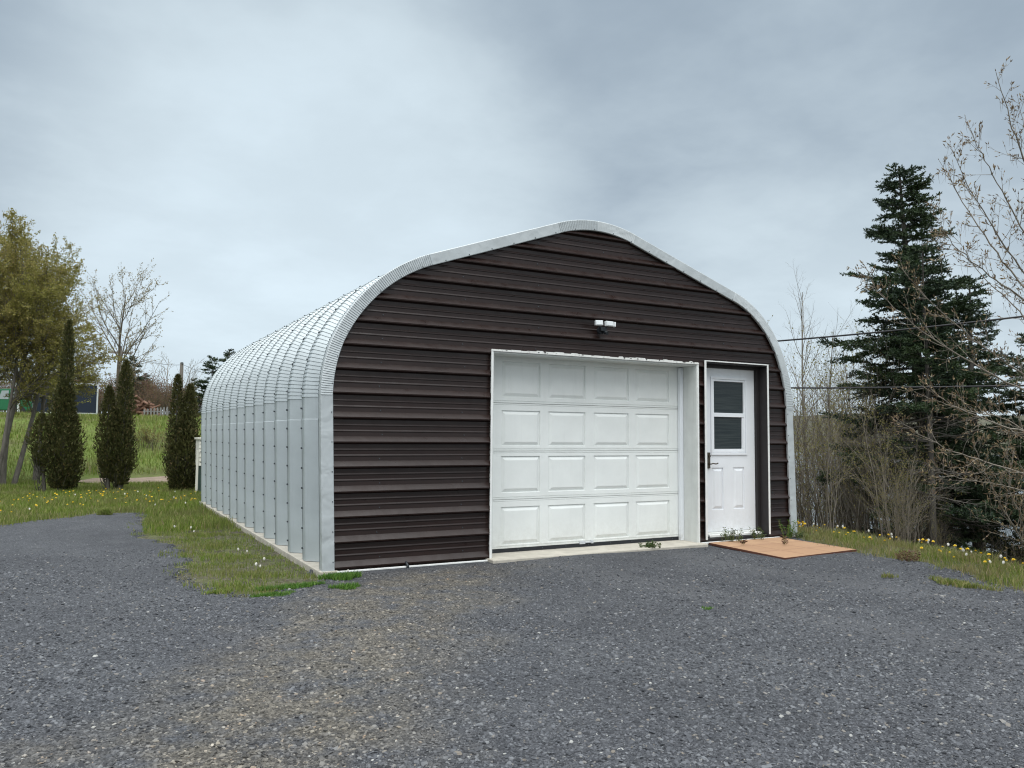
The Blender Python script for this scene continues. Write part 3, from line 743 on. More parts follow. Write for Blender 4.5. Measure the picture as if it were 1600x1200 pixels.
mb = MB(); mb.box(LT[0] + 0.05, LT[1] - 0.078, 0.016, 0.022, LT[2] + 0.075, 1.588); mb.build('window_pane', M['glass'], ed)
mb = MB(); mb.box(4.950, 4.995, -0.014, 0.0, 0.93, 1.13); mb.tube([(4.973, -0.012, 0.985), (4.973, -0.05, 0.985), (5.00, -0.058, 0.992), (5.05, -0.058, 0.985), (5.085, -0.056, 0.995)], 0.008, 8)
mb.tube([(4.973, -0.012, 1.085), (4.973, -0.028, 1.085)], 0.018, 10); mb.build('handle', M['bronze'], ed)
mb = MB(); mb.box(4.90, 5.80, -0.10, 0.05, 0.07, 0.098); mb.box(4.93, 5.78, -0.012, 0.0, 0.100, 0.122); mb.build('threshold', M['whitetrim'], ed, bevel=0.003)
mb = MB()
mb.box(ED[1] - 0.002, ED[1] + 0.020, -0.042, 0.14, 0.045, ED[3]); mb.box(5.787, ED[1] - 0.003, 0.10, 0.17, 0.07, ED[3] - 0.002)
mb.box(ED[0] - 0.010, ED[0] + 0.012, -0.042, 0.14, 0.045, ED[3]); mb.box(ED[0] + 0.013, 4.913, 0.10, 0.17, 0.07, ED[3] - 0.002)
mb.box(ED[0], ED[1], -0.036, 0.17, ED[3] - 0.012, ED[3] + 0.003); mb.box(4.913, 5.787, 0.10, 0.17, 2.217, ED[3] - 0.013)
mb.box(ED[0] + 0.013, ED[1] - 0.003, -0.005, 0.17, 0.035, 0.066)
mb.build('door_jamb', M['brown_rev'], ed)
for o_ in ed.children:
    if o_.name.startswith('door_jamb'): o_.location = (0, -0.14, 0)
mb = MB(); frame_pts = None
mb.box(ED[0] - 0.026, ED[0] + 0.004, -0.054, -0.043, 0.06, ED[3] + 0.016); mb.box(ED[1] - 0.002, ED[1] + 0.022, -0.054, -0.043, 0.075, ED[3] + 0.016)
mb.box(ED[0] + 0.004, ED[1] - 0.002, -0.054, -0.043, ED[3] + 0.002, ED[3] + 0.016)
o_ = mb.build('edge_trim', M['whitetrim'], ed, bevel=0.002); o_.location = (0, -0.14, 0)
mb = MB(); mb.box(GD[1] + 0.025, ED[0] - 0.03, -0.03, -0.02, 0.02, 0.10)
# drain stub
mb = MB(); mb.tube([(0.83, 0.02, 0.06), (0.83, -0.055, 0.055), (0.835, -0.075, 0.03), (0.835, -0.08, -0.03)], 0.014, 8); mb.build('drain_pipe', M['black'], gar, smooth=True)
# security light
sg = empty('security_light'); sg.parent = gar; sg.location = (3.17, -0.036, 2.57); sg.scale = (0.82, 0.82, 0.82)
mb = MB(); mb.tube([(0, 0, -0.03), (0, -0.05, -0.03)], 0.055, 12); mb.box(-0.05, 0.05, -0.10, -0.04, -0.045, 0.005); mb.tube([(-0.03, -0.07, 0.0), (-0.085, -0.08, 0.03)], 0.012, 8); mb.tube([(0.03, -0.07, 0.0), (0.075, -0.08, 0.03)], 0.012, 8)
mb.build('mount', M['black'], sg, bevel=0.004)
mb = MB(); mb.tube([(0.03, -0.07, -0.05), (0.045, -0.12, -0.075)], 0.026, 10); mb.build('motion_sensor', M['black'], sg)
for sx, ww in ((-0.10, 0.055), (0.075, 0.068)):
    mb = MB(); mb.box(-ww, ww, -0.022, 0.022, -0.034, 0.034); mb.box(-ww * 0.85, ww * 0.85, -0.027, -0.0225, -0.026, 0.026)
    o_ = mb.build('lamp_head', M['lampw'], sg, bevel=0.008); o_.location = (sx, -0.12, 0.058); o_.rotation_euler = (math.radians(-6), 0, math.radians(8 if sx > 0 else -12))
mb = MB(); mb.box(-0.012, 0.012, -0.022, 0.022, -0.034, 0.034); o_ = mb.build('lamp_hood', M['lampw'], sg, bevel=0.004); o_.location = (0.172, -0.11, 0.055); o_.rotation_euler = (math.radians(-6), math.radians(8), 0)

# ------------------------------------------------------------------ paver mat
cor = [(4.77, -0.075), (4.66, -1.37), (5.95, -1.27), (5.99, -0.07)]
mb = MB(); v_ = [(x, y, 0.0) for x, y in cor] + [(x, y, 0.024) for x, y in cor]
mb.add([(x - 4.66, y + 1.37, z) for x, y, z in v_], [(4, 5, 6, 7)[::1]], 0); mb.add([(x - 4.66, y + 1.37, z) for x, y, z in v_], [(0, 1, 5, 4), (1, 2, 6, 5), (2, 3, 7, 6), (3, 0, 4, 7)], 1)
o = mb.build('paver_mat', [M['paver'], M['paver_edge']]); o.location = (4.66, -1.37, 0.006)
tag(o, 'flat terracotta paver mat on the gravel in front of the white entry door', 'mat')

# ------------------------------------------------------------------ loose stones (geometry nodes scatter)
xs = np.arange(-6.5, 6.2, 0.1); ys = np.arange(-7.0, 2.6, 0.1); XX, YY = np.meshgrid(xs, ys)
ins = in_poly(XX[:-1, :-1] + .05, YY[:-1, :-1] + .05, GP) & ~((YY[:-1, :-1] > -0.28) & (XX[:-1, :-1] > -0.1)) & ~in_poly(XX[:-1, :-1] + .05, YY[:-1, :-1] + .05, [(4.7, 0), (4.6, -1.4), (6.0, -1.3), (6.05, 0)])
jj, ii = np.nonzero(ins); n_ = len(xs)
F = np.stack([jj * n_ + ii, jj * n_ + ii + 1, (jj + 1) * n_ + ii + 1, (jj + 1) * n_ + ii], -1); us, inv = np.unique(F, return_inverse=True)
Vs = np.stack([XX, YY, H(XX, YY) + gz(XX, YY)], -1).reshape(-1, 3)[us]
st = link_mesh('gravel_stones', Vs, inv.reshape(-1, 4), M['stone']); tag(st, kind='stuff')
rel = Vs - CAM; dep = rel @ np.array([0.4781, 0.8758, 0]); lat = rel @ np.array([0.8775, -0.4796, 0])
dens = np.where(dep > 0.8, np.clip(1.25 - dep / 8.2, 0.10, 1.0) ** 1.4, 0.0) * (np.abs(lat) < dep * 0.78 + 1.0) * (dep > 2.2)
dens *= 0.8 + 0.35 * np.sin(Vs[:, 0] * 2.3 + 1) * np.sin(Vs[:, 1] * 1.9)
at_ = st.data.attributes.new('dens', 'FLOAT', 'POINT'); at_.data.foreach_set('value', np.clip(dens, 0, 1).astype(np.float32))
ng = bpy.data.node_groups.new('scatter_stones', 'GeometryNodeTree')
ng.interface.new_socket('Geometry', in_out='INPUT', socket_type='NodeSocketGeometry'); ng.interface.new_socket('Geometry', in_out='OUTPUT', socket_type='NodeSocketGeometry')
gn = ng.nodes; gl = ng.links
gi = gn.new('NodeGroupInput'); go = gn.new('NodeGroupOutput')
di = gn.new('GeometryNodeDistributePointsOnFaces'); gl.new(gi.outputs[0], di.inputs['Mesh']); di.inputs['Seed'].default_value = 7
na = gn.new('GeometryNodeInputNamedAttribute'); na.inputs['Name'].default_value = 'dens'
mu = gn.new('ShaderNodeMath'); mu.operation = 'MULTIPLY'; gl.new(na.outputs[0], mu.inputs[0]); mu.inputs[1].default_value = 6500; gl.new(mu.outputs[0], di.inputs['Density'])
gj = gn.new('GeometryNodeGeometryToInstance')
for k in range(4):
    ic = gn.new('GeometryNodeMeshIcoSphere'); ic.inputs['Radius'].default_value = 1.0; ic.inputs['Subdivisions'].default_value = 2 if k < 2 else 1
    sp_ = gn.new('GeometryNodeSetPosition'); gl.new(ic.outputs[0], sp_.inputs[0])
    nz_ = gn.new('ShaderNodeTexWhiteNoise'); nz_.noise_dimensions = '4D'; nz_.inputs['W'].default_value = k * 3.7 + 1
    pp = gn.new('GeometryNodeInputPosition'); gl.new(pp.outputs[0], nz_.inputs['Vector'])
    su = gn.new('ShaderNodeVectorMath'); su.operation = 'SUBTRACT'; gl.new(nz_.outputs['Color'], su.inputs[0]); su.inputs[1].default_value = (0.5, 0.5, 0.5)
    s2 = gn.new('ShaderNodeVectorMath'); s2.operation = 'SCALE'; gl.new(su.outputs[0], s2.inputs[0]); s2.inputs['Scale'].default_value = 0.55
    gl.new(s2.outputs[0], sp_.inputs['Offset']); sm = gn.new('GeometryNodeSetMaterial'); gl.new(sp_.outputs[0], sm.inputs[0]); sm.inputs['Material'].default_value = M['stone']
    ss = gn.new('GeometryNodeSetShadeSmooth'); gl.new(sm.outputs[0], ss.inputs[0]); ss.inputs['Shade Smooth'].default_value = False
    gl.new(ss.outputs[0], gj.inputs[0])
ip = gn.new('GeometryNodeInstanceOnPoints'); gl.new(di.outputs['Points'], ip.inputs['Points']); gl.new(gj.outputs[0], ip.inputs['Instance']); ip.inputs['Pick Instance'].default_value = True
ri = gn.new('FunctionNodeRandomValue'); ri.data_type = 'INT'; ri.inputs[4].default_value = 0; ri.inputs[5].default_value = 3; gl.new(ri.outputs[2], ip.inputs['Instance Index'])
rr = gn.new('FunctionNodeRandomValue'); rr.data_type = 'FLOAT_VECTOR'; rr.inputs[0].default_value = (-0.5, -0.5, 0); rr.inputs[1].default_value = (0.5, 0.5, 6.28); rr.inputs['Seed'].default_value = 4
gl.new(rr.outputs[0], ip.inputs['Rotation'])
rv = gn.new('FunctionNodeRandomValue'); rv.data_type = 'FLOAT_VECTOR'; rv.inputs[0].default_value = (0.55, 0.45, 0.26); rv.inputs[1].default_value = (1.25, 0.95, 0.55); rv.inputs['Seed'].default_value = 9
rf = gn.new('FunctionNodeRandomValue'); rf.data_type = 'FLOAT'; rf.inputs[2].default_value = 0.0; rf.inputs[3].default_value = 1.0; rf.inputs['Seed'].default_value = 12
pw = gn.new('ShaderNodeMath'); pw.operation = 'POWER'; gl.new(rf.outputs[1], pw.inputs[0]); pw.inputs[1].default_value = 3.6
mr = gn.new('ShaderNodeMath'); mr.operation = 'MULTIPLY_ADD'; gl.new(pw.outputs[0], mr.inputs[0]); mr.inputs[1].default_value = 0.0110; mr.inputs[2].default_value = 0.0052
sv = gn.new('ShaderNodeVectorMath'); sv.operation = 'SCALE'; gl.new(rv.outputs[0], sv.inputs[0]); gl.new(mr.outputs[0], sv.inputs['Scale']); gl.new(sv.outputs[0], ip.inputs['Scale'])
gl.new(ip.outputs[0], go.inputs[0])
md = st.modifiers.new('scatter', 'NODES'); md.node_group = ng

# ------------------------------------------------------------------ grass
def scatter(rng, n, x0, x1, y0, y1, keep):
    x = rng.uniform(x0, x1, n); y = rng.uniform(y0, y1, n); k = keep(x, y, rng); return x[k], y[k]
def vnoise(x, y, f, seed=0):
    return (np.sin(x * f + seed) * np.cos(y * f * 1.13 + seed * 2.1) + np.sin((x * 0.6 + y) * f * 1.9 + seed * 3.7) * 0.6 + np.sin((x - y * .8) * f * 3.1 + seed) * 0.35) / 1.95
def grass_obj(name, x, y, h, wd, mt, rng, lean=0.6, zoff=0.0):
    P = np.stack([x, y, H(x, y) + zoff], 1); V, F = blades_np(P, h, wd, rng, lean)
    return tag(link_mesh(name, V, F, mt), kind='stuff')
r = np.random.default_rng(21)
def keep_near(x, y, rng):
    out = ~in_poly(x, y, GP); fr = ~in_poly(x + 0.22, y, GP) & ~out
    nz_ = vnoise(x, y, 5.0, 1) + 0.6 * vnoise(x, y, 13.0, 4)
    dn = np.clip(0.12 + 0.65 * nz_ + 0.35 * np.exp(-((-x - 0.75) / 0.3) ** 2), 0.03, 1)
    dn = np.where(fr, np.clip(dn - 0.25, 0, 1) * 0.7, dn)
    return (out | fr) & (x < -0.08) & (rng.uniform(size=len(x)) < dn)
x, y = scatter(r, 90000, -1.6, -0.05, -0.9, 9.5, keep_near)
grass_obj('grass', x, y, r.uniform(0.015, 0.055, len(x)) * (1 + 0.6 * vnoise(x, y, 6, 3)), 0.006, M['grass'], r)
x, y = scatter(r, 120000, -9, 0.6, 4.0, 17.0, lambda x, y, q: ~in_poly(x, y + 0.35 * q.uniform(0, 1, len(x)) ** 2 + 0.05 * vnoise(x, y, 6), GP) & ((y > 9) | (x < -0.05)) & ~((x > -0.1) & (y < 9)) & ~((y > 15.2 - 0.1 * (x + 2) + 0.3 * vnoise(x, y, 2)) & (x > -2.3)))
grass_obj('grass', x, y, r.uniform(0.05, 0.13, len(x)) * (1 + 0.5 * vnoise(x, y, 1.7, 2)), 0.010, M['grass'], r)
x, y = scatter(r, 95000, -16, 4.5, 16.6, 36, lambda x, y, q: ((y > 18.2) | (x < -2.3)) & (q.uniform(size=len(x)) < 0.55 + 0.45 * vnoise(x, y, 0.8, 5)))
grass_obj('grass', x, y, r.uniform(0.06, 0.2, len(x)) * (1 + 0.6 * vnoise(x, y, 0.7, 6)), 0.02, M['grass'], r)
def keep_v(x, y, q):
    x0 = np.interp(y, VY_, VX_); inner = ~in_poly(x + 0.15 * vnoise(x, y, 4, 2) + 0.25 * q.uniform(0, 1, len(x)) ** 3, y, GP)
    return inner & (x < x0 + 0.9) & (x > 5) & (q.uniform(size=len(x)) < 0.55 + 0.5 * vnoise(x, y, 3.5, 4)) & ~((x < 6.42) & (y > -0.12))
x, y = scatter(r, 110000, 5.0, 8.2, -6.5, 6.0, keep_v)
grass_obj('grass', x, y, r.uniform(0.02, 0.12, len(x)) * (1.0 + 0.6 * vnoise(x, y, 3.6, 6)), 0.006, M['vgrass'], r, 0.8)

# distinct tufts growing out of the gravel
def tuft(name, x, y, rx, ry, n, h, mt, label, cat='grass tuft', wd=0.006, lean=1.0, grp=None):
    q = np.random.default_rng(int(abs(x * 100 + y * 37)) + 5)
    t = q.uniform(0, 2 * PI, n); rr_ = np.sqrt(q.uniform(0, 1, n)) * (0.75 + 0.25 * np.sin(3 * t + x))
    P = np.stack([rx * rr_ * np.cos(t), ry * rr_ * np.sin(t), np.zeros(n)], 1)
    V, F = blades_np(P, q.uniform(0.35, 1, n) * h, wd, q, lean)
    o = link_mesh(name, V, F, mt); o.location = (x, y, 0.008); return tag(o, label, cat, grp)
tuft('grass_tuft', 0.08, -0.36, 0.22, 0.13, 1300, 0.07, M['greengrass'], 'bright green grass tuft against the brown wall at the white corner trim')
tuft('grass_tuft', -0.02, -0.84, 0.16, 0.11, 800, 0.055, M['greengrass'], 'low green grass tuft in the gravel, second in front of the garage corner')
tuft('grass_tuft', -0.42, -0.62, 0.34, 0.10, 1600, 0.05, M['greengrass'], 'long low green grass patch left of the garage corner')
tuft('grass_tuft', -0.62, -0.88, 0.22, 0.09, 900, 0.04, M['greengrass'], 'lowest green patch of grass on the gravel, left of the garage corner')
tuft('grass_tuft', -1.0, -0.55, 0.15, 0.08, 350, 0.04, M['grass'], 'thin yellowish grass patch at the left tip of the grassy strip')
tuft('grass_tuft', 2.18, -2.86, 0.055, 0.05, 110, 0.035, M['greengrass'], 'tiny lone green tuft in the middle of the gravel yard')
tuft('grass_tuft', 4.75, -2.55, 0.10, 0.08, 130, 0.045, M['vgrass'], 'small sparse yellow-green tuft in the gravel between mat and grassy verge')
tuft('grass_tuft', 4.95, -3.12, 0.14, 0.38, 900, 0.06, M['vgrass'], 'long yellow-green grass patch in the gravel nearest the verge on the right')
tuft('grass_tuft', -0.47, -4.45, 0.02, 0.02, 25, 0.02, M['greengrass'], 'tiny green sprig in the gravel at the bottom of the view')
tuft('grass_tuft', -1.66, 6.85, 0.14, 0.10, 500, 0.14, M['grass'], 'brownish clump of taller grass at the far gravel rim before the cedars')
def weed(x, y, z, n, h, mt, label, spread=0.06, seed=1):
    q = np.random.default_rng(seed); lines = []; Cn = []; D = []
    for k in range(n):
        a = q.uniform(0, 2 * PI); s_ = np.array([math.cos(a), math.sin(a), 0]) * q.uniform(0, spread); t = s_ + np.array([math.cos(a) * 0.3, math.sin(a) * 0.3, 1]) * h * q.uniform(0.4, 1)
        mid = (s_ + t) / 2 + q.normal(0, 0.006, 3); lines.append((np.array([s_, mid, t]), np.array([0.0025, 0.002, 0.0012])))
        for u in np.linspace(0.15, 1, 9):
            p_ = s_ + (t - s_) * u
            for _ in range(2): Cn.append(p_); D.append([q.normal(), q.normal(), 0.35])
    V, F = tubes_np(lines)
    V2, F2 = leaves_np(np.array(Cn), np.array(D), q.uniform(0.015, 0.04, len(Cn)), q.uniform(0.006, 0.014, len(Cn)), q)
    o = link_mesh('weed', np.concatenate([V, V2]), np.concatenate([F, F2 + len(V)]), [M['stem'], mt], None, False, [0] * len(F) + [1] * len(F2))
    o.location = (x, y, z); return tag(o, label, 'weed')
weed(3.84, -0.10, 0.03, 26, 0.07, M['weed'], 'low leafy weed growing on the concrete sill before the white garage door', 0.13, 4)
weed(5.12, -0.10, 0.03, 22, 0.16, M['weed'], 'leafy green weeds at the left foot of the white entry door', 0.13, 5)
weed(5.55, -0.09, 0.03, 14, 0.15, M['weed'], 'thin green weed below the right bottom corner of the white entry door', 0.10, 6)
weed(6.12, -0.10, 0.01, 18, 0.28, M['greengrass'], 'tallest green weed at the brown wall right of the white entry door', 0.07, 7)
weed(6.27, -0.13, 0.01, 16, 0.09, M['weed'], 'broad low weed at the right bottom corner of the brown wall', 0.08, 8)
weed(5.0, -0.42, 0.04, 4, 0.06, M['redweed'], 'small brown sprig on the mat near its left door corner', 0.05, 9)
weed(5.45, -0.66, 0.04, 3, 0.05, M['redweed'], 'small brown sprig in the middle of the mat', 0.04, 10)
weed(5.72, -0.42, 0.04, 3, 0.07, M['redweed'], 'small brown sprig on the mat towards the garage corner', 0.03, 11)
weed(5.75, -2.05, 0.01, 26, 0.12, M['redweed'], 'reddish weed on the front rim of the grassy verge', 0.10, 12)

# ------------------------------------------------------------------ dandelions
def dandelion(kind, seed):
    mb = MB(); q = random.Random(seed)
    hh = 0.13 if kind == 'y' else 0.16
    mb.tube([(0, 0, 0), (0.005, 0.003, hh * 0.5), (0.012, 0.0, hh)], [0.003, 0.0026, 0.0022], 4, 0)
    if kind == 'y':
        for ring, (n, ra, zz_, tilt) in enumerate(((14, 0.026, 0.0, 0.2), (11, 0.02, 0.004, 0.5), (7, 0.012, 0.007, 0.9))):
            for k in range(n):
                a = 2 * PI * k / n + ring; c_, s_ = math.cos(a), math.sin(a); w_ = 0.0045
                b = Vector((0.012, 0, hh + zz_)); t = b + Vector((c_ * ra, s_ * ra, ra * tilt)); sd = Vector((-s_, c_, 0)) * w_
                mb.add([b - sd * 0.4, b + sd * 0.4, t + sd, t - sd], [(0, 1, 2, 3)], 1)
    else:
        for k in range(70):
            u = q.uniform(-1, 1); a = q.uniform(0, 2 * PI); s_ = math.sqrt(1 - u * u); d = Vector((s_ * math.cos(a), s_ * math.sin(a), u)); o_ = d.orthogonal().normalized(); p2 = d.cross(o_)
            c0 = Vector((0.012, 0, hh + 0.012)) + d * 0.022
            mb.add([c0 + o_ * 0.006, c0 + p2 * 0.006, c0 - o_ * 0.006, c0 - p2 * 0.006], [(0, 1, 2, 3)], 1)
        mb.tube([(0.012, 0, hh), (0.012, 0, hh + 0.024)], 0.007, 6, 1)
    o = mb.build('dandelion', [M['stem'], M['yellow'] if kind == 'y' else M['puff']])
    return o
dy, dw = dandelion('y', 1), dandelion('w', 2)
used = {'y': False, 'w': False}
def put_d(kind, x, y, sc_, label, grp, q):
    src = dy if kind == 'y' else dw
    if used[kind]: o = src.copy(); C.objects.link(o)
    else: o = src; used[kind] = True
    o.location = (x, y, float(H(x, y))); o.scale = (sc_ * 0.62, sc_ * 0.62, sc_ * 0.85); o.rotation_euler = (q.uniform(-.25, .25), q.uniform(-.25, .25), q.uniform(0, 6.28))
    tag(o, label, 'dandelion', grp)
q = random.Random(31)
LY = ('yellow dandelion blooming in the lawn in front of the tall cedars', 'yellow dandelions in the lawn before the cedars')
for k in range(95):
    t = q.random()
    x = -3.9 + 4.3 * t if q.random() > 0.35 else q.gauss(-1.9, 0.7); y = q.uniform(7.6, 11.5) if x > -2.6 else q.uniform(6.6, 10.5)
    if in_poly(np.array([x]), np.array([y]), GP)[0] or (x > -0.1 and y < 9.2): continue
    put_d('y', x, y, q.uniform(0.8, 1.25), *LY, q)
LW = ('white dandelion seed head on the grass left of the garage', 'white dandelion clocks on the grass left of the garage')
for x, y in [(-0.55, 1.16), (-0.48, 1.13), (-0.48, 0.39), (-0.55, 0.16), (-0.60, 0.10), (-0.78, 3.39), (-0.77, 3.11), (-0.92, 3.67), (-0.94, 7.19), (-0.41, 7.2), (-3.3, 8.8), (-3.25, 8.2), (-2.71, 6.9), (-0.5, 8.6), (-0.9, 9.4), (-1.3, 9.6), (-0.3, 10.2), (-1.0, 10.3), (-2.1, 9.9)]:
    put_d('w', x, y, q.uniform(0.75, 1.05) * (0.8 if y < 5 else 1), *LW, q)
put_d('w', 0.12, -0.42, 0.6, 'lone white dandelion clock in the green tuft at the foot of the brown wall', None, q)
RY = ('yellow dandelion blooming on the grassy verge right of the garage', 'yellow dandelions on the verge right of the garage')
RW = ('white dandelion seed head on the grassy verge right of the garage', 'white dandelion clocks on the verge right of the garage')
for k in range(105):
    y = q.uniform(-4.2, 2.2); x0 = float(np.interp(y, VY_, VX_)); x = x0 + q.uniform(-0.45, 0.35)
    if y > -0.2 and x < 6.6: x = 6.7 + q.random() * 0.4
    if q.random() < 0.72: put_d('y', x, y, q.uniform(0.75, 1.15), *RY, q)
    else: put_d('w', x, y, q.uniform(0.65, 1.0), *RW, q)
for k in range(7): put_d('y', 6.75 + q.uniform(-.06, .06), 0.25 + q.uniform(-.06, .06), q.uniform(1.1, 1.4), *RY, q)

# ------------------------------------------------------------------ tree generators
def grow(q, p, d, Ln, r0, lvl, spec, lines, tips):
    """recursive branching; spec[lvl] = (segments, wiggle, up, n_children, angle, len_ratio, start)"""
    seg, wig, up, nch, ang, lr, st_ = spec[lvl]
    pts = [p.copy()]; dirs = [d]; step = Ln / seg
    for k in range(seg):
        d = unit(d + q.normal(0, wig, 3) + np.array([0, 0, up])); p = p + d * step; pts.append(p); dirs.append(d)
    rad = r0 * (1 - 0.82 * np.linspace(0, 1, seg + 1)) if lvl < len(spec) - 1 else r0 * (1 - 0.6 * np.linspace(0, 1, seg + 1))
    lines.append((np.array(pts), rad)); tips.append((np.array(pts), lvl))
    if lvl + 1 >= len(spec): return
    n = int(round(nch * q.uniform(0.8, 1.2)))
    for k in range(n):
        t = st_ + (1 - st_) * (k + q.uniform(0, 0.9)) / max(n, 1); t = min(t, 0.97); i_ = min(int(t * seg), seg - 1); fr = t * seg - i_
        pp_ = pts[i_] * (1 - fr) + pts[i_ + 1] * fr; dd = dirs[i_ + 1]
        ax = unit(np.cross(dd, q.normal(size=3))); a = math.radians(ang * q.uniform(0.7, 1.25))
        nd = unit(dd * math.cos(a) + ax * math.sin(a))
        grow(q, pp_, nd, Ln * lr * (1.15 - 0.6 * t) * q.uniform(0.75, 1.2), max(rad[i_] * 0.55, 0.0012), lvl + 1, spec, lines, tips)
def leaf_on(q, tips, lvls, per_m, Ln, Wd, mt, name, root, jit=0.02, out=0.6):
    Cn, D = [], []
    for pts, lv_ in tips:
        if lv_ not in lvls: continue
        seg = np.linalg.norm(np.diff(pts, axis=0), axis=1); tot = seg.sum(); n = q.poisson(per_m * tot)
        if n == 0: continue
        t = q.uniform(0.1, 1, n) * (len(pts) - 1); i_ = np.minimum(t.astype(int), len(pts) - 2); f2 = (t - i_)[:, None]
        P = pts[i_] * (1 - f2) + pts[i_ + 1] * f2; dd = unit(pts[i_ + 1] - pts[i_])
        Cn.append(P + q.normal(0, jit, P.shape)); D.append(dd + q.normal(0, out, P.shape))
    Cn = np.concatenate(Cn); D = np.concatenate(D); n = len(Cn)
    V, F = leaves_np(Cn, D, q.uniform(0.6, 1.2, n) * Ln, q.uniform(0.6, 1.2, n) * Wd, q)
    return link_mesh(name, V, F, mt, root)
def split_lines(lines, tips, thr=1):
    a = [l for l, t in zip(lines, tips) if t[1] < thr]; b = [l for l, t in zip(lines, tips) if t[1] >= thr]; return a, b

# big leafy tree at the left edge: several stems
def leafy_tree(q, root, stems, spec, leaf, barkm, leafm, per_m, lvls, name='crown'):
    lines, tips = [], []
    for (p, d, Ln, r0) in stems: grow(q, np.array(p, float), unit(np.array(d, float)), Ln, r0, 0, spec, lines, tips)
    a, b = split_lines(lines, tips, 1)
    V, F = tubes_np(a, 7); link_mesh('trunk', V, F, barkm, root, smooth=True)
    cr = None
    if b:
        V, F = tubes_np(b, 3); cr = link_mesh('branches', V, F, barkm, root)
    leaf_on(q, tips, lvls, per_m, leaf[0], leaf[1], leafm, name, root)
    return lines
q = np.random.default_rng(101)
root = empty('poplar_tree', (-3.65, 14.6, float(H(-3.65, 14.6)) - 0.05), 0, 'tall many-stemmed tree with small olive-yellow leaves at the left edge of the lawn', 'tree')
leafy_tree(q, root, [((0, 0, 0), (0.06, 0.1, 1), 5.7, 0.085), ((-0.25, 0.1, 0), (-0.18, 0, 1), 5.9, 0.08), ((0.2, 0.2, 0), (0.30, 0.05, 1), 5.2, 0.065), ((-1.0, 1.2, 0), (0.0, 0, 1), 6.2, 0.08), ((-0.1, -0.2, 0), (0.05, -0.15, 1), 5.2, 0.05), ((0.6, 1.4, 0), (0.16, 0.1, 1), 5.2, 0.07), ((-0.6, 0.6, 0), (0.10, 0.05, 1), 5.9, 0.06)],
           [(9, 0.07, 0.02, 20, 50, 0.38, 0.34), (6, 0.12, 0.05, 10, 45, 0.46, 0.15), (4, 0.15, 0.03, 6, 42, 0.5, 0.1), (3, 0.2, 0.0, 0, 0, 0, 0)],
           (0.040, 0.031), M['bark'], M['poplar'], 70, (1, 2, 3))
q = np.random.default_rng(102)
root = empty('poplar_tree', (-6.6, 17.5, float(H(-6.6, 17.5)) - 0.05), 0, 'olive-leaved tree cut by the left edge of the view, behind the nearer one', 'tree')
leafy_tree(q, root, [((0, 0, 0), (0.12, 0.0, 1), 6.3, 0.12), ((0.3, 0.1, 0), (0.32, 0, 1), 5.8, 0.09), ((-0.3, 0.1, 0), (-0.2, 0, 1), 6.2, 0.09)],
           [(9, 0.07, 0.02, 16, 48, 0.42, 0.25), (6, 0.12, 0.05, 9, 45, 0.46, 0.15), (4, 0.15, 0.03, 6, 42, 0.5, 0.1), (3, 0.2, 0.0, 0, 0, 0, 0)],
           (0.048, 0.036), M['bark'], M['poplar'], 50, (1, 2, 3))

# cherry-like tree on the top of the bank
q = np.random.default_rng(103)
bx_, by_ = at(180, 650, 34)[:2]
root = empty('blossom_tree', (bx_, by_, float(H(bx_, by_))), 0, 'sparse upright tree with pale new leaves behind the middle cedar', 'tree')
leafy_tree(q, root, [((0, 0, 0), (0.02, 0, 1), 5.4, 0.09)], [(8, 0.04, 0.03, 15, 42, 0.58, 0.15), (6, 0.07, 0.10, 9, 38, 0.42, 0.15), (4, 0.12, 0.08, 4, 40, 0.4, 0.2), (3, 0.15, 0.05, 0, 0, 0, 0)],
           (0.075, 0.05), M['twigd'], M['blossom'], 12, (1, 2, 3))

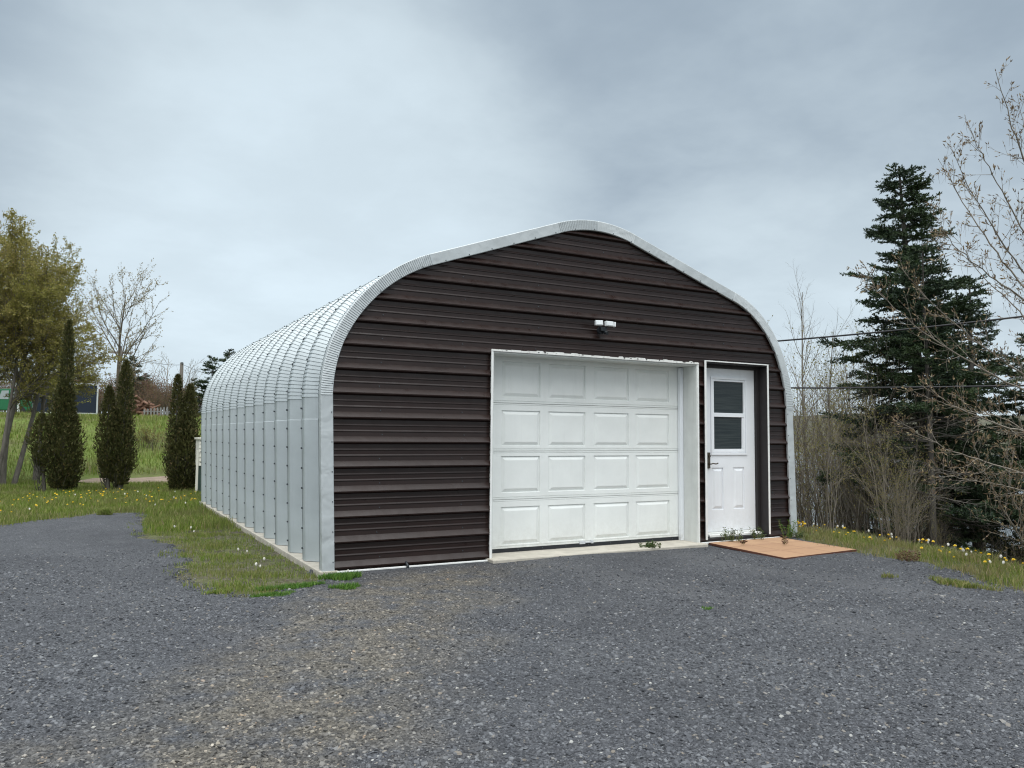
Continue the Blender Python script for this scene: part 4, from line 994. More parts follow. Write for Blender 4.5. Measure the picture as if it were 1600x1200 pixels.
# cedars
def cedar_mesh(q, cols, root, n_per_m2=2100):
    Cn, D = [], []; lines = []
    for (cx_, cy_, z0, h, rmax, pk) in cols:
        rmax = rmax * 0.98
        A = 2 * PI * rmax * h * 0.7; n = int(A * n_per_m2)
        t = q.uniform(0, 1, n) ** 1.15; prof_ = np.minimum(1, (t + 0.04) / pk) ** 0.5 * np.clip((1 - t) / (1 - pk), 0, 1) ** 0.55
        a = q.uniform(0, 2 * PI, n); lump = 1 + 0.16 * np.sin(a * 2 + t * 9 + cx_ * 9) + 0.17 * np.sin(a * 5 - t * 19 + cx_ * 5) + 0.15 * np.sin(a * 11 + t * 43)
        depth = 1 - 0.62 * q.uniform(0, 1, n) ** 1.7
        r_ = rmax * prof_ * lump * depth
        Cn.append(np.stack([cx_ + r_ * np.cos(a), cy_ + r_ * np.sin(a), z0 + t * h], 1))
        D.append(np.stack([np.cos(a) * 0.55, np.sin(a) * 0.55, np.full(n, 0.9)], 1) + q.normal(0, 0.35, (n, 3)))
        lines.append((np.array([[cx_ * 0.7, cy_ * 0.7, -0.05], [cx_, cy_, z0 + h * 0.5], [cx_, cy_, z0 + h * 0.95]]), np.array([0.045, 0.02, 0.005])))
        for k in range(26):   # bare inner limbs near the ground
            a_ = q.uniform(0, 2 * PI); z_ = q.uniform(0.02, 0.55); l_ = q.uniform(0.1, rmax * 0.95)
            lines.append((np.array([[cx_, cy_, z_], [cx_ + l_ * 0.5 * math.cos(a_), cy_ + l_ * 0.5 * math.sin(a_), z_ + 0.1], [cx_ + l_ * math.cos(a_), cy_ + l_ * math.sin(a_), z_ + 0.35]]), np.array([0.012, 0.008, 0.004])))
    Cn = np.concatenate(Cn); D = np.concatenate(D); n = len(Cn)
    V, F = leaves_np(Cn, D, q.uniform(0.035, 0.095, n), q.uniform(0.018, 0.038, n), q); link_mesh('foliage', V, F, M['cedar'], root)
    V, F = tubes_np(lines, 5); link_mesh('trunk', V, F, M['barkd'], root)
def base_at(px, dep): 
    p = at(px, 770, dep); return float(p[0]), float(p[1]), float(H(p[0], p[1]))
q = np.random.default_rng(11)
GC = 'columnar cedars in a row on the lawn'
root = empty('cedar_tree', base_at(92, 17.2), 0, 'tallest columnar cedar, leftmost of the row, with thin spire and side bulge', 'cedar', GC)
cedar_mesh(q, [(0.0, 0, 0.10, 2.35, 0.36, 0.4), (0.05, 0.0, 1.3, 2.50, 0.17, 0.3), (-0.38, -0.05, 0.60, 1.1, 0.25, 0.5), (0.15, 0.1, 0.05, 1.8, 0.32, 0.4)], root)
root = empty('cedar_tree', base_at(180, 17.6), 0, 'middle columnar cedar with two leaders and bare trunk at its foot', 'cedar', GC)
cedar_mesh(q, [(0.12, 0, 0.15, 2.80, 0.24, 0.35), (-0.20, 0.02, 0.30, 2.05, 0.22, 0.4), (0.02, 0.1, 0.2, 1.6, 0.37, 0.45)], root)
root = empty('cedar_tree', base_at(283, 17.6), 0, 'columnar cedar nearest the garage with two blunt tops', 'cedar', GC)
cedar_mesh(q, [(-0.15, 0, 0.02, 2.58, 0.19, 0.4), (0.12, 0.03, 0.02, 2.38, 0.25, 0.4), (0.02, 0, 0.0, 1.7, 0.38, 0.45)], root)

# spruces
def spruce(q, root, h, rmax, crown0, nb, lean=(0, 0), dens=1.0, trunk_r=0.17, card=(0.058, 0.019), dead=0.25, flat=None):
    lines, twl, dead_l = [], [], []
    tz = np.linspace(0, h, 12); tx = lean[0] * tz + 0.04 * np.sin(tz * 0.9); ty = lean[1] * tz
    lines.append((np.stack([tx, ty, tz], 1), trunk_r * (1 - tz / h * 0.93)))
    seg_a, seg_b = [], []; a_s = q.uniform(0, 6)
    for k in range(nb):
        t = (k + q.uniform(0, 1)) / nb; z0 = crown0 * h * 0.35 + t * (h * 0.985 - crown0 * h * 0.35)
        u = z0 / h; isdead = u < crown0 and q.uniform() < 0.8
        prof_ = (1 - u) ** 0.75 * (1 if u > 0.2 else 0.85); Ln = rmax * prof_ * q.uniform(0.5, 1.15) * (1 + 0.18 * math.sin(z0 * 2.6 + 1) + 0.15 * math.sin(a_s + z0 * 7)) + 0.10
        a = q.uniform(0, 2 * PI)
        b0 = np.array([np.interp(z0, tz, tx), np.interp(z0, tz, ty), z0])
        el0 = 0.35 * u - 0.12 + q.normal(0, 0.08); n = max(4, int(Ln / 0.18)); pts = [b0]; d = np.array([math.cos(a) * math.cos(el0), math.sin(a) * math.cos(el0), math.sin(el0)])
        for s_ in range(n):
            d = unit(d + np.array([0, 0, (-0.05 if s_ < n * 0.5 else 0.09)]) + q.normal(0, 0.05, 3)); pts.append(pts[-1] + d * Ln / n)
        pts = np.array(pts); lines.append((pts, np.linspace(0.010 + 0.010 * Ln, 0.003, n + 1)))
        side = unit(np.cross(d, [0, 0, 1.0]))
        ntw = int(Ln / 0.042)
        for m2 in range(ntw):
            v = 0.15 + 0.85 * (m2 + q.uniform(0, 1)) / max(ntw, 1); v = min(v, 0.99); i_ = min(int(v * n), n - 1); f2 = v * n - i_
            p_ = pts[i_] * (1 - f2) + pts[i_ + 1] * f2; dd = unit(pts[i_ + 1] - pts[i_]); sg_ = 1 if m2 % 2 else -1
            tl = (0.10 + 0.42 * Ln * (1 - v) * 0.55 + 0.08) * q.uniform(0.6, 1.25); tl = min(tl, 0.55)
            e = p_ + unit(dd * 0.75 + side * sg_ * q.uniform(0.5, 1.1) + np.array([0, 0, q.uniform(-0.45, 0.40)])) * tl
            if isdead: dead_l.append((np.array([p_, (p_ + e) / 2 + q.normal(0, 0.015, 3), e]), np.array([0.004, 0.003, 0.0015])))
            else: seg_a.append(p_); seg_b.append(e)
        if not isdead:
            i_ = int(n * 0.35)
            for j_ in range(i_, n): seg_a.append(pts[j_]); seg_b.append(pts[j_ + 1])
    A = np.array(seg_a); B = np.array(seg_b); ln = np.linalg.norm(B - A, axis=1); cnt = np.maximum(4, (ln * 165 * dens).astype(int))
    idx = np.repeat(np.arange(len(A)), cnt); t = q.uniform(0, 1, len(idx))[:, None]
    P = A[idx] * (1 - t) + B[idx] * t; dd = unit(B - A)[idx]; D = dd * 0.9 + q.normal(0, 0.55, P.shape) + np.array([0, 0, 0.12])
    V, F = leaves_np(P, D, q.uniform(0.6, 1.2, len(P)) * card[0], q.uniform(0.7, 1.3, len(P)) * card[1], q)
    link_mesh('needles', V, F, M['needles'], root)
    V, F = tubes_np(lines[:1], 9); link_mesh('trunk', V, F, M['barkd'], root, smooth=True)
    tw = [(np.array([a_, b_]), np.array([0.004, 0.002])) for a_, b_ in zip(A[::2], B[::2])]
    V, F = tubes_np(lines[1:] + dead_l + tw, 3); link_mesh('branches', V, F, M['deadtwig'], root)
def sroot(px, dep, label, grp=None, name='spruce_tree', cat='spruce'):
    p = at(px, 700, dep); z_ = float(H(p[0], p[1])); return empty(name, (float(p[0]), float(p[1]), z_ - 0.1), 0, label, cat, grp), z_ - 0.1
q = np.random.default_rng(51)
root, z_ = sroot(1466, 14.0, 'tallest dark spruce behind the verge, leaning left with an uneven crown')
vr = RM @ np.array([1.0, 0, 0])      # image-right direction on the ground
hA = 6.30 - z_ + 0.0
spruce(q, root, hA, 2.2, 0.22, 270, lean=(-vr[0] * 0.075, -vr[1] * 0.075), trunk_r=0.19)
q = np.random.default_rng(52)
root, z_ = sroot(1523, 15.5, 'dark spruce just right of and behind the tallest one, with ragged branches')
spruce(q, root, 4.6 - z_, 1.7, 0.24, 150, lean=(0, 0), trunk_r=0.15)
q = np.random.default_rng(53)
root, z_ = sroot(1452, 12.6, 'denser, fuller young spruce standing against the tallest spruce')
spruce(q, root, 4.55 - z_, 1.0, 0.50, 120, dens=1.2, trunk_r=0.07)
q = np.random.default_rng(54)
root, z_ = sroot(1625, 14.5, 'dark spruce cut by the right edge of the view behind the bare branches')
spruce(q, root, 3.4 - z_, 1.9, 0.25, 120, trunk_r=0.14)
# distant spruces behind the left lawn
q = np.random.default_rng(55)
root, z_ = sroot(327, 46, 'distant layered spruce peeking past the left side of the garage', 'distant spruces on the left', cat='spruce')
spruce(q, root, 5.9 - z_, 1.35, 0.08, 80, dens=0.30, card=(0.11, 0.04), trunk_r=0.1)
src = root
for (px_, dep_, s_, lab) in ((356, 44, 1.05, 'distant spruce whose tip just shows over the curved roof edge of the garage'), (302, 52, 0.72, 'smaller distant spruce left of the layered one beside the garage'), (203, 50, 1.05, 'distant dark spruce behind the middle cedar'), (226, 54, 0.85, 'distant dark spruce right of the pale-leaved tree'), (128, 72, 1.3, 'distant dark spruce behind the navy trailer')):
    p = at(px_, 650, dep_); copy_tree(src, (float(p[0]), float(p[1]), float(H(p[0], p[1]))), q.uniform(0, 6), s_, lab, 'distant spruces on the left')

# bare shrubs thicket
def bare_shrub(q, root, nst, h, spread, leafm=None, per_m=4, barkm='twig', wig=0.07, leaf=(0.035, 0.02), r0=0.014):
    lines, tips = [], []
    spec = [(7, wig, 0.03, 9, 32, 0.42, 0.25), (4, 0.12, 0.06, 5, 36, 0.5, 0.15), (3, 0.15, 0.03, 0, 0, 0, 0)]
    for k in range(nst):
        a = q.uniform(0, 2 * PI); s_ = q.uniform(0, spread); p = np.array([math.cos(a) * s_, math.sin(a) * s_, -0.1])
        grow(q, p, unit(np.array([math.cos(a) * q.uniform(0, 0.3), math.sin(a) * q.uniform(0, 0.3), 1])), h * q.uniform(0.65, 1.1), r0 * q.uniform(0.7, 1.4), 0, spec, lines, tips)
    V, F = tubes_np(lines, 3); link_mesh('branches', V, F, M[barkm], root)
    if leafm: leaf_on(q, tips, (1, 2), per_m, leaf[0], leaf[1], M[leafm], 'leaves', root, 0.01)
q = np.random.default_rng(61)
protos = []
GS = 'bare shrubs on the slope right of the garage'
slots = []   # (px, depth, scale)
for k in range(25):
    px_ = 1232 + 190 * ((k * 0.618) % 1) + (60 if k % 9 == 0 else 0); dep_ = 11.8 + 9.5 * ((k * 0.377) % 1); slots.append((px_, dep_, q.uniform(0.8, 1.2)))
for k in range(16):
    slots.append((1400 + 230 * ((k * 0.618) % 1), 11.2 + 8 * ((k * 0.41) % 1), q.uniform(0.55, 0.85)))
for k, (px_, dep_, s_) in enumerate(slots):
    p = at(px_, 700, dep_); z_ = float(H(p[0], p[1]))
    want = (2.9 + 0.5 * math.sin(k * 1.7) + (dep_ - 11.8) * 0.10) - z_   # top height reached above eye datum
    want = max(1.2, want - (0 if px_ < 1400 else 1.4)) * s_ / 1.0
    if k < 4:
        leafy_ = ['shrubleaf', 'shrubleaf', None, 'shrubleaf'][k]
        root = empty('bare_shrub', (0, 0, 0), 0, 'x', 'shrub', GS)
        bare_shrub(q, root, [7, 6, 8, 6][k], 3.6, 0.5, leafy_, [10, 7, 0, 3][k], ['twig', 'twigd', 'twig', 'twigd'][k])
        protos.append(root); o = root
    else:
        o = copy_tree(protos[k % 4], (0, 0, 0))
    o.location = (float(p[0]), float(p[1]), z_); o.scale = (want / 4.5,) * 3; o.rotation_euler = (0, 0, q.uniform(0, 6.28))
    look = ('pale-stemmed shrub with yellow-green young leaves', 'dark-stemmed shrub with yellow-green young leaves', 'leafless pale-stemmed shrub', 'dark-stemmed shrub with hardly any leaves')[k % 4]
    o['label'] = look + (' in the thicket between garage and tallest spruce' if px_ < 1400 else ' under the spruces behind the verge'); o['group'] = GS
# taller thin bare trees over the thicket
q = np.random.default_rng(71)
for (px_, dep_, topz, lab) in ((1262, 19, 5.0, 'tallest thin bare tree close to the right edge of the garage'), (1285, 21, 4.3, 'thin bare tree right of the tallest one, over the thicket'), (1345, 20, 3.7, 'thin bare tree nearest the left side of the big spruce')):
    p = at(px_, 700, dep_); z_ = float(H(p[0], p[1])); root = empty('bare_tree', (float(p[0]), float(p[1]), z_), 0, lab, 'tree')
    lines, tips = [], []; grow(q, np.array([0, 0, -0.1]), np.array([0, 0, 1.0]), topz - z_, 0.05, 0, [(12, 0.025, 0.02, 22, 36, 0.24, 0.3), (5, 0.08, 0.10, 6, 36, 0.42, 0.2), (4, 0.1, 0.05, 3, 35, 0.5, 0.2), (2, 0.1, 0, 0, 0, 0, 0)], lines, tips)
    a, b = split_lines(lines, tips, 1); V, F = tubes_np(a, 6); link_mesh('trunk', V, F, M['twig'], root); V, F = tubes_np(b, 3); link_mesh('branches', V, F, M['twig'], root)

# near budding tree whose trunk stands just outside the right edge
q = np.random.default_rng(81)
base = at(1700, 905, 8.4); bz = float(H(base[0], base[1])); base = np.array([base[0], base[1], bz - 0.1])
root = empty('budding_tree', tuple(map(float, base)), 0, 'near grey-barked tree reaching in from the right edge with brown buds and hanging lichen', 'tree')
bl_ = [
    ([(1712, 640, 8.3), (1668, 420, 8.2), (1610, 275, 8.1), (1583, 205, 8.0), (1556, 112, 7.9)], 0.018),
    ([(1690, 560, 8.2), (1640, 440, 7.9), (1590, 345, 7.8), (1545, 262, 7.7), (1516, 203, 7.6)], 0.014),
    ([(1700, 600, 8.2), (1630, 470, 7.7), (1570, 385, 7.5), (1520, 305, 7.4), (1483, 228, 7.3)], 0.014),
    ([(1705, 620, 8.2), (1640, 500, 8.4), (1560, 400, 8.5), (1505, 318, 8.6), (1467, 250, 8.7)], 0.014),
    ([(1700, 640, 8.2), (1630, 490, 7.6), (1560, 440, 7.4), (1500, 395, 7.2), (1455, 332, 7.1)], 0.013),
    ([(1705, 680, 8.2), (1620, 600, 8.0), (1540, 545, 7.8), (1460, 480, 7.7), (1400, 410, 7.6)], 0.013),
    ([(1705, 700, 8.2), (1620, 620, 7.8), (1540, 580, 7.6), (1440, 520, 7.4), (1372, 455, 7.3), (1354, 420, 7.3)], 0.013),
    ([(1708, 730, 8.2), (1640, 690, 7.6), (1560, 662, 7.3), (1490, 635, 7.1), (1437, 600, 7.0)], 0.013),
    ([(1708, 740, 8.2), (1640, 700, 8.6), (1570, 652, 8.8), (1500, 640, 8.9), (1445, 618, 9.0)], 0.011),
    ([(1705, 780, 8.2), (1640, 752, 7.6), (1560, 728, 7.4), (1480, 705, 7.2), (1400, 652, 7.1)], 0.014),
    ([(1705, 800, 8.2), (1620, 772, 7.9), (1560, 757, 7.8), (1500, 748, 7.7), (1455, 733, 7.6)], 0.010),
    ([(1700, 590, 8.2), (1655, 360, 8.8), (1610, 250, 9.0), (1590, 150, 9.1)], 0.013),
    ([(1702, 650, 8.2), (1640, 560, 8.8), (1590, 480, 9.0), (1530, 430, 9.1), (1475, 340, 9.2)], 0.012),
    ([(1698, 880, 8.4), (1640, 860, 8.2), (1590, 800, 8.1), (1575, 760, 8.0), (1585, 700, 8.0)], 0.022),
    ([(1640, 868, 8.25), (1600, 850, 8.1), (1580, 815, 8.0), (1540, 745, 7.9), (1520, 690, 7.9)], 0.014)]
lines, tips = [], []
lines.append((np.array([[0, 0, 0], at(1705, 800, 8.3) - base, at(1706, 640, 8.25) - base, at(1712, 400, 8.2) - base, at(1700, 150, 8.2) - base]), np.array([0.09, 0.075, 0.06, 0.04, 0.015])))
trunk_lines = lines[:]
spec = [(3, 0.1, 0.03, 3, 38, 0.45, 0.2), (2, 0.15, 0.0, 0, 0, 0, 0)]
blines, budC, budD, lich = [], [], [], []
for pts, r_ in bl_:
    P = np.array([at(*c_) for c_ in pts]) - base
    # densify with a Catmull-Rom-like smoothing
    t = np.linspace(0, len(P) - 1, 26); Q = np.stack([np.interp(t, np.arange(len(P)), P[:, k]) for k in range(3)], 1)
    for _ in range(3): Q[1:-1] = (Q[:-2] + 2 * Q[1:-1] + Q[2:]) / 4
    Q[1:-1] += q.normal(0, 0.006, Q[1:-1].shape); blines.append((Q, r_ * (1 - 0.85 * np.linspace(0, 1, 26))))
    tips.append((Q, 0)); dirv = unit(Q[-1] - Q[-6])
    for k in range(4, 25):
        for _ in range(2 if k > 7 else 1):
            if q.uniform() < 0.3: continue
            d0 = unit(Q[k + 0] - Q[k - 1]); ax = unit(np.cross(d0, q.normal(size=3))); a = math.radians(q.uniform(30, 60))
            nd = unit(d0 * math.cos(a) + ax * math.sin(a) + np.array([0, 0, 0.15]))
            Lt = q.uniform(0.08, 0.42) * (1 - 0.55 * k / 25) * 1.3
            grow(q, Q[k], nd, Lt, 0.0045 * (1 - 0.5 * k / 25), 0, [(4, 0.10, 0.05, 3, 42, 0.45, 0.25), (2, 0.15, 0.03, 0, 0, 0, 0)], blines, tips)
for pts, lv_ in tips:
    n = len(pts)
    tipd = unit(pts[-1] - pts[-2]); budC.append(pts[-1]); budD.append(tipd)
    m2 = 9 if n > 20 else 2
    for _ in range(m2):
        t = q.uniform(0.35, 0.98) * (n - 1); i_ = min(int(t), n - 2); p_ = pts[i_] + (pts[i_ + 1] - pts[i_]) * (t - i_); budC.append(p_); budD.append(tipd + q.normal(0, 0.55, 3) + np.array([0, 0, 0.3]))
    if q.uniform() < 0.22:
        p_ = pts[-1 if n < 20 else n // 2]; l_ = q.uniform(0.05, 0.16); lich.append((np.array([p_, p_ + np.array([q.normal(0, .01), 0, -l_ / 2]), p_ + np.array([q.normal(0, .012), q.normal(0, .01), -l_])]), np.array([0.0018, 0.0014, 0.0006])))
V, F = tubes_np(trunk_lines, 8); link_mesh('trunk', V, F, M['bark'], root, smooth=True)
V, F = tubes_np(blines + lich, 4); link_mesh('branches', V, F, M['twig'], root)
budC = np.array(budC); budD = np.array(budD); n = len(budC)
V1, F1 = leaves_np(budC, budD, q.uniform(0.02, 0.048, n), q.uniform(0.007, 0.013, n), q); V2, F2 = leaves_np(budC, budD, q.uniform(0.02, 0.048, n), q.uniform(0.007, 0.013, n), q)
link_mesh('buds', np.concatenate([V1, V2]), np.concatenate([F1, F2 + len(V1)]), M['bud'], root)

# ------------------------------------------------------------------ cables
def cable(name, A, B, sag, r_, label, cat='cable'):
    A, B = np.array(A), np.array(B); t = np.linspace(0, 1, 24)[:, None]; P = A * (1 - t) + B * t; P[:, 2:3] -= sag * 4 * t * (1 - t)
    mb = MB(); mb.tube([tuple(p) for p in P], r_, 6); return tag(mb.build(name, M['wire'], smooth=True), label, cat)
cable('overhead_cable', at(1060, 543, 13), at(1900, 455, 9.0), 0.08, 0.0125, 'upper black overhead cable rising to the right in front of the big spruce')
cable('overhead_cable', at(1060, 604, 13), at(1900, 594, 9.0), 0.05, 0.0125, 'lower black overhead cable running level towards the right edge')

# ------------------------------------------------------------------ background on the left plateau
def gp(px, dep): p = at(px, 655, dep); return float(p[0]), float(p[1]), float(H(p[0], p[1]))
# navy enclosed trailer
x0, y0, z0 = gp(48, 46); x1, _, _ = gp(156, 46); wt = x1 - x0 - 0.1
tr = empty('cargo_trailer', (x0, y0, z0), 0, 'navy enclosed cargo trailer with silver trim parked on the bank', 'trailer')
Hh = 2.15
mb = MB(); mb.box(0.05, wt - 0.05, 0, 1.9, 0.36, Hh - 0.05); mb.build('body', M['navy'], tr, bevel=0.03)
mb = MB(); frame(mb, 0.0, wt, 0.30, Hh, 0.09, -0.02, 0.0); mb.box(0, wt, -0.03, 1.93, Hh, Hh + 0.04); mb.build('edge_trim', M['silver'], tr, bevel=0.01)
def wheel(mb, x, y, z, r_, w_=0.2):
    mb.tube([(x, y, z), (x, y + w_, z)], r_, 18)
cxw = wt * 0.55
mb = MB(); wheel(mb, cxw, -0.05, 0.32, 0.32); mb.build('wheel', M['tyre'], tr)
mb = MB()
for k in range(10):
    a0, a1 = PI * k / 10, PI * (k + 1) / 10; rr0, rr1 = 0.40, 0.47
    vs = []
    for yy in (-0.10, -0.03):
        for (a_, r_) in ((a0, rr0), (a1, rr0), (a1, rr1), (a0, rr1)): vs.append((cxw + r_ * math.cos(a_), yy, 0.34 + r_ * math.sin(a_)))
    mb.add(vs, [(0, 1, 2, 3), (3, 2, 6, 7), (0, 4, 5, 1), (4, 7, 6, 5)])
mb.build('fender', M['silver'], tr)
mb = MB(); mb.box(-1.1, 0.0, 0.9, 1.0, 0.42, 0.50); mb.tube([(-1.0, 0.95, 0.0), (-1.0, 0.95, 0.55)], 0.04, 8); mb.build('hitch', M['silver'], tr)
# house behind it
hx, hy, hz = gp(93, 88); hw = 4.1
hs = empty('house', (hx, hy, hz), 0, 'dark gabled house with white roof edges behind the navy trailer', 'house')
mb = MB(); mb.box(-hw, hw, 0, 8, 0, 2.95); mb.add([(-hw, 0, 2.95), (hw, 0, 2.95), (0, 0, 5.9)], [(0, 1, 2)]); mb.build('wall', M['darkwall'], hs)
mb = MB()
for s_ in (-1, 1):
    mb.add([(0, -0.4, 6.05), (s_ * (hw + 0.5), -0.4, 2.70), (s_ * (hw + 0.5), 8.3, 2.70), (0, 8.3, 6.05)], [(0, 1, 2, 3)])
mb.build('roof', M['roofing'], hs)
mb = MB()
for s_ in (-1, 1):
    a_ = (0, 6.03); b_ = (s_ * (hw + 0.52), 2.66)
    mb.add([(a_[0], -0.44, a_[1]), (b_[0], -0.44, b_[1]), (b_[0], -0.44, b_[1] - 0.4), (a_[0], -0.44, a_[1] - 0.4)], [(0, 1, 2, 3)])
    mb.box(*(sorted((s_ * (hw - 0.5), s_ * (hw + 0.5)))), -0.42, 0.0, 2.3, 2.6)
mb.build('fascia', M['vinyl'], hs)
mb = MB(); mb.box(-0.5, 0.5, -0.04, 0.0, 1.1, 2.1); mb.build('window', M['windowg'], hs)
# green pickup
px0, py0, pz0 = gp(-38, 44)
tk = empty('pickup_truck', (px0, py0, pz0), 0, 'green pickup truck at the left edge of the plateau in front of the trailer', 'truck')
mb = MB(); V8 = [(0, 0.42), (0, 0.95), (0.35, 1.0), (0.85, 1.0), (1.05, 1.62), (1.95, 1.66), (2.2, 1.02), (2.65, 0.95), (2.65, 0.42)]
mb.add([(x, 0, z) for x, z in V8] + [(x, 1.7, z) for x, z in V8], [tuple(range(9)), tuple(range(17, 8, -1))] + [(k, 9 + k, 9 + (k + 1) % 9, (k + 1) % 9) for k in range(9)])
mb.build('body', M['green_paint'], tk, bevel=0.03)
mb = MB(); mb.add([(1.02, -0.01, 1.04), (1.16, -0.01, 1.52), (1.5, -0.01, 1.54), (1.5, -0.01, 1.04)], [(3, 2, 1, 0)]); mb.add([(1.58, -0.01, 1.04), (1.58, -0.01, 1.54), (1.88, -0.01, 1.55), (2.06, -0.01, 1.04)], [(3, 2, 1, 0)]); mb.build('window', M['windowg'], tk)
for xx in (0.55, 2.05):
    mb = MB(); wheel(mb, xx, -0.06, 0.33, 0.33); mb.build('wheel', M['tyre'], tk)
# white post
wx, wy, wz = gp(28, 43)
mb = MB(); mb.tube([(0, 0, 0), (0, 0, 1.5)], 0.06, 8); mb.tube([(0, 0, 1.5), (0, 0, 1.56)], [0.08, 0.03], 8)
o = mb.build('post', M['lampw']); o.location = (wx, wy, wz); tag(o, 'short white post between the green truck and the navy trailer', 'post')
# log heap
q = random.Random(77); lx, ly, lz = gp(221, 41)
LG = ('split reddish log lying in the heap between the cedars', 'logs in the heap on the bank')
mb = MB(); mb.tube([(-0.5, 0, 0), (0, 0.01, 0.01), (0.5, 0, 0)], [0.075, 0.085, 0.07], 7); l0 = mb.build('log', M['log'])
for k in range(75):
    o = l0 if k == 0 else l0.copy()
    if k: C.objects.link(o)
    u = q.gauss(0, 0.42); hmax = max(0.12, 0.95 * (1 - abs(u) / 1.05)); 
    o.location = (lx + u * 1.0, ly + q.uniform(-0.5, 0.5), lz + q.uniform(0.05, hmax)); o.rotation_euler = (q.uniform(-.3, .3), q.uniform(-.6, .6), q.uniform(-1.4, 1.4)); o.scale = (q.uniform(0.5, 1.2), q.uniform(0.6, 1.1), q.uniform(0.6, 1.1)); tag(o, LG[0], 'log', LG[1])
# small picket fence
fx, fy, fz = gp(243, 40)
fn = empty('picket_fence', (fx, fy, fz), math.radians(-6), 'short piece of weathered grey picket fence beside the log heap', 'fence')
for k in range(8):
    mb = MB(); h_ = 0.50 + 0.02 * k; x_ = -0.56 + k * 0.15; mb.add([(x_, 0, 0), (x_ + 0.075, 0, 0), (x_ + 0.075, 0, h_), (x_ + 0.037, 0, h_ + 0.04), (x_, 0, h_), (x_, 0.02, 0), (x_ + 0.075, 0.02, 0), (x_ + 0.075, 0.02, h_), (x_ + 0.037, 0.02, h_ + 0.04), (x_, 0.02, h_)],
        [(0, 1, 2, 3, 4), (9, 8, 7, 6, 5), (0, 4, 9, 5), (1, 6, 7, 2), (2, 7, 8, 3), (3, 8, 9, 4)]); mb.build('picket', M['greywood'], fn)
for zz_ in (0.12, 0.38):
    mb = MB(); mb.box(-0.6, 0.62, 0.022, 0.05, zz_, zz_ + 0.06); mb.build('rail', M['greywood'], fn)
# utility poles and their wires
def pole(px, dep, toppy, lab, arm):
    x, y, z = gp(px, dep); top = at(px, toppy, dep)[2]
    r0 = empty('utility_pole', (x, y, z), 0, lab, 'utility pole'); mb = MB(); mb.tube([(0, 0, 0), (0, 0, top - z)], [0.16, 0.11], 10); mb.build('shaft', M['polewood'], r0)
    if arm: mb = MB(); mb.box(-0.75, 0.75, -0.06, 0.06, top - z - 0.55, top - z - 0.4); mb.build('crossarm', M['polewood'], r0)
    mb = MB(); mb.tube([(0, -0.1, top - z - 0.1), (0, -0.1, top - z + 0.02)], 0.05, 8); mb.build('insulator', M['seal'], r0)
    return np.array([x, y, top])
pA = pole(281, 52, 566, 'utility pole rising behind the cedar nearest the garage', False)
pB = pole(184, 56, 540, 'utility pole with crossarm seen through the pale-leaved tree', True)
cable('power_line', pA + [0, 0, -0.15], pB + [0, 0, -0.2], 0.35, 0.012, 'thin power line strung between the two distant utility poles', 'power line')
cable('power_line', pA + [0, 0, -0.1], at(420, 600, 44), 0.3, 0.012, 'thin power line running from the distant pole to behind the garage roof', 'power line')
# pale box with green base by the far corner of the garage
bx0, by0, bz0 = float(at(318, 770, 17.0)[0]), float(at(318, 770, 17.0)[1]), 0.0
bxr = empty('storage_box', (bx0, by0, float(H(bx0, by0))), 0, 'pale vinyl-sided box on a dark green base behind the far corner of the garage', 'box')
mb = MB()
for k in range(6): mb.add([(-0.12, -0.012, 0.62 + k * 0.095), (0.5, -0.012, 0.62 + k * 0.095), (0.5, 0.0, 0.712 + k * 0.095), (-0.12, 0.0, 0.712 + k * 0.095), (0.5, 0.002, 0.62 + k * 0.095), (-0.12, 0.002, 0.62 + k * 0.095)], [(0, 1, 2, 3), (0, 5, 4, 1)])
mb.box(-0.12, 0.5, 0.002, 0.6, 0.62, 1.19); mb.box(-0.15, 0.53, -0.03, 0.63, 1.19, 1.23); mb.build('upper_body', M['vinyl'], bxr)
mb = MB(); mb.box(-0.08, 0.48, 0.0, 0.58, 0.0, 0.618); mb.build('base', M['teal'], bxr)
mb = MB(); mb.box(-0.17, -0.125, -0.02, 0.03, 0.0, 0.95); mb.build('post', M['vinyl'], bxr)

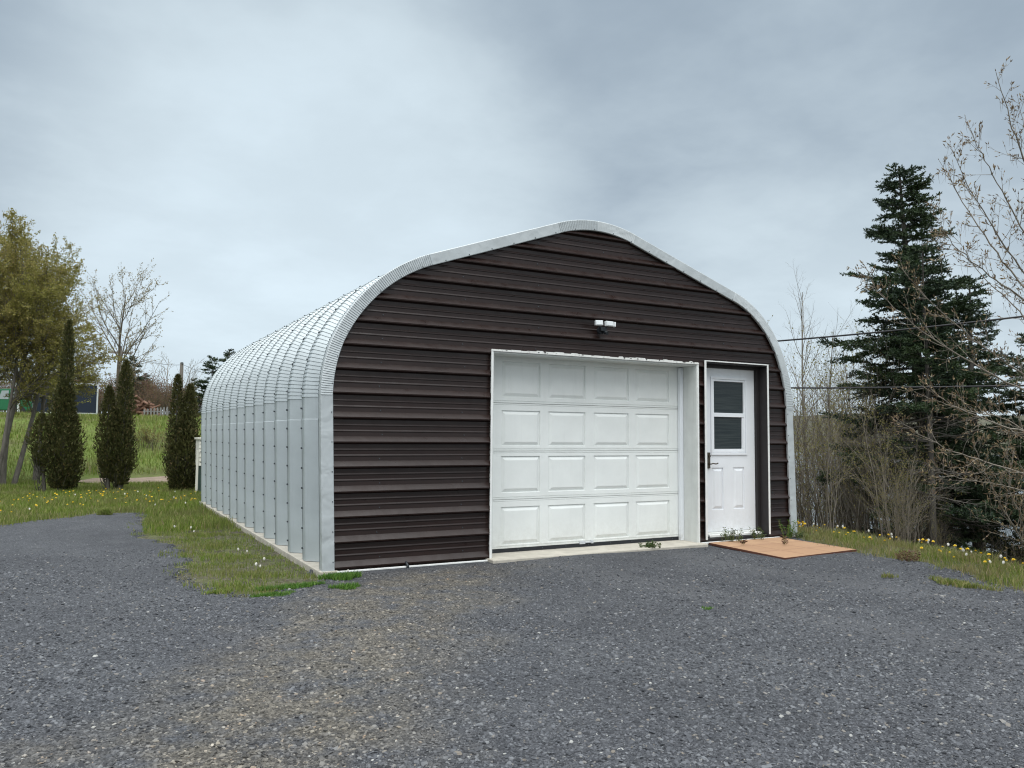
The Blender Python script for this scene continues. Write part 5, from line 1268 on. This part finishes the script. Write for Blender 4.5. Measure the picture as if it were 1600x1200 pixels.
# brush and bare trees on the plateau
q = np.random.default_rng(91)
GB = 'reddish bare bushes behind the log heap'
root = empty('bush', gp(222, 52), 0, 'reddish-brown bare bush in the row behind log heap and trailer', 'bush', GB)
bare_shrub(q, root, 22, 2.6, 1.3, 'redbush', 7, 'twigd', 0.1, (0.09, 0.06), 0.03); bsrc = root
for (px_, dep_, s_) in ((205, 50, 1.0), (240, 54, 1.05), (256, 50, 0.85), (268, 54, 0.95), (290, 52, 0.8), (310, 54, 0.7), (232, 47, 0.7), (330, 52, 0.6), (185, 54, 1.0), (165, 56, 1.1), (135, 66, 1.4), (100, 70, 1.5), (60, 70, 1.5), (20, 70, 1.5), (-30, 68, 1.5), (350, 54, 0.6)):
    copy_tree(bsrc, gp(px_, dep_), q.uniform(0, 6), s_)
root = empty('brush_patch', gp(238, 27), 0, 'low brown brush on the grassy bank below the picket fence', 'bush')
bare_shrub(q, root, 40, 0.75, 1.1, 'shrubleaf', 10, 'twigd', 0.1, (0.04, 0.03), 0.008); root.location[2] = float(H(*gp(238, 27)[:2]))
GT = 'thin bare trees on the plateau left of the garage'
src2 = None
for (px_, dep_, hh_) in ((262, 50, 4.4), (232, 52, 3.8), (292, 50, 3.4), (283, 56, 4.2), (215, 54, 3.6), (300, 58, 3.6)):
    if src2 is None:
        root = empty('bare_tree', gp(px_, dep_), 0, 'thin bare tree among the bushes left of the garage', 'tree', GT)
        lines, tips = [], []; grow(q, np.array([0, 0, 0.0]), np.array([0, 0, 1.0]), 4.0, 0.06, 0, [(9, 0.06, 0.02, 14, 38, 0.38, 0.2), (5, 0.1, 0.08, 6, 38, 0.45, 0.2), (3, 0.12, 0.03, 0, 0, 0, 0)], lines, tips)
        a, b = split_lines(lines, tips, 1); V, F = tubes_np(a, 6); link_mesh('trunk', V, F, M['twig'], root); V, F = tubes_np([(p_, np.maximum(r_, 0.006)) for p_, r_ in b], 3); link_mesh('branches', V, F, M['twig'], root); src2 = root
    else: copy_tree(src2, gp(px_, dep_), q.uniform(0, 6), hh_ / 4.0)
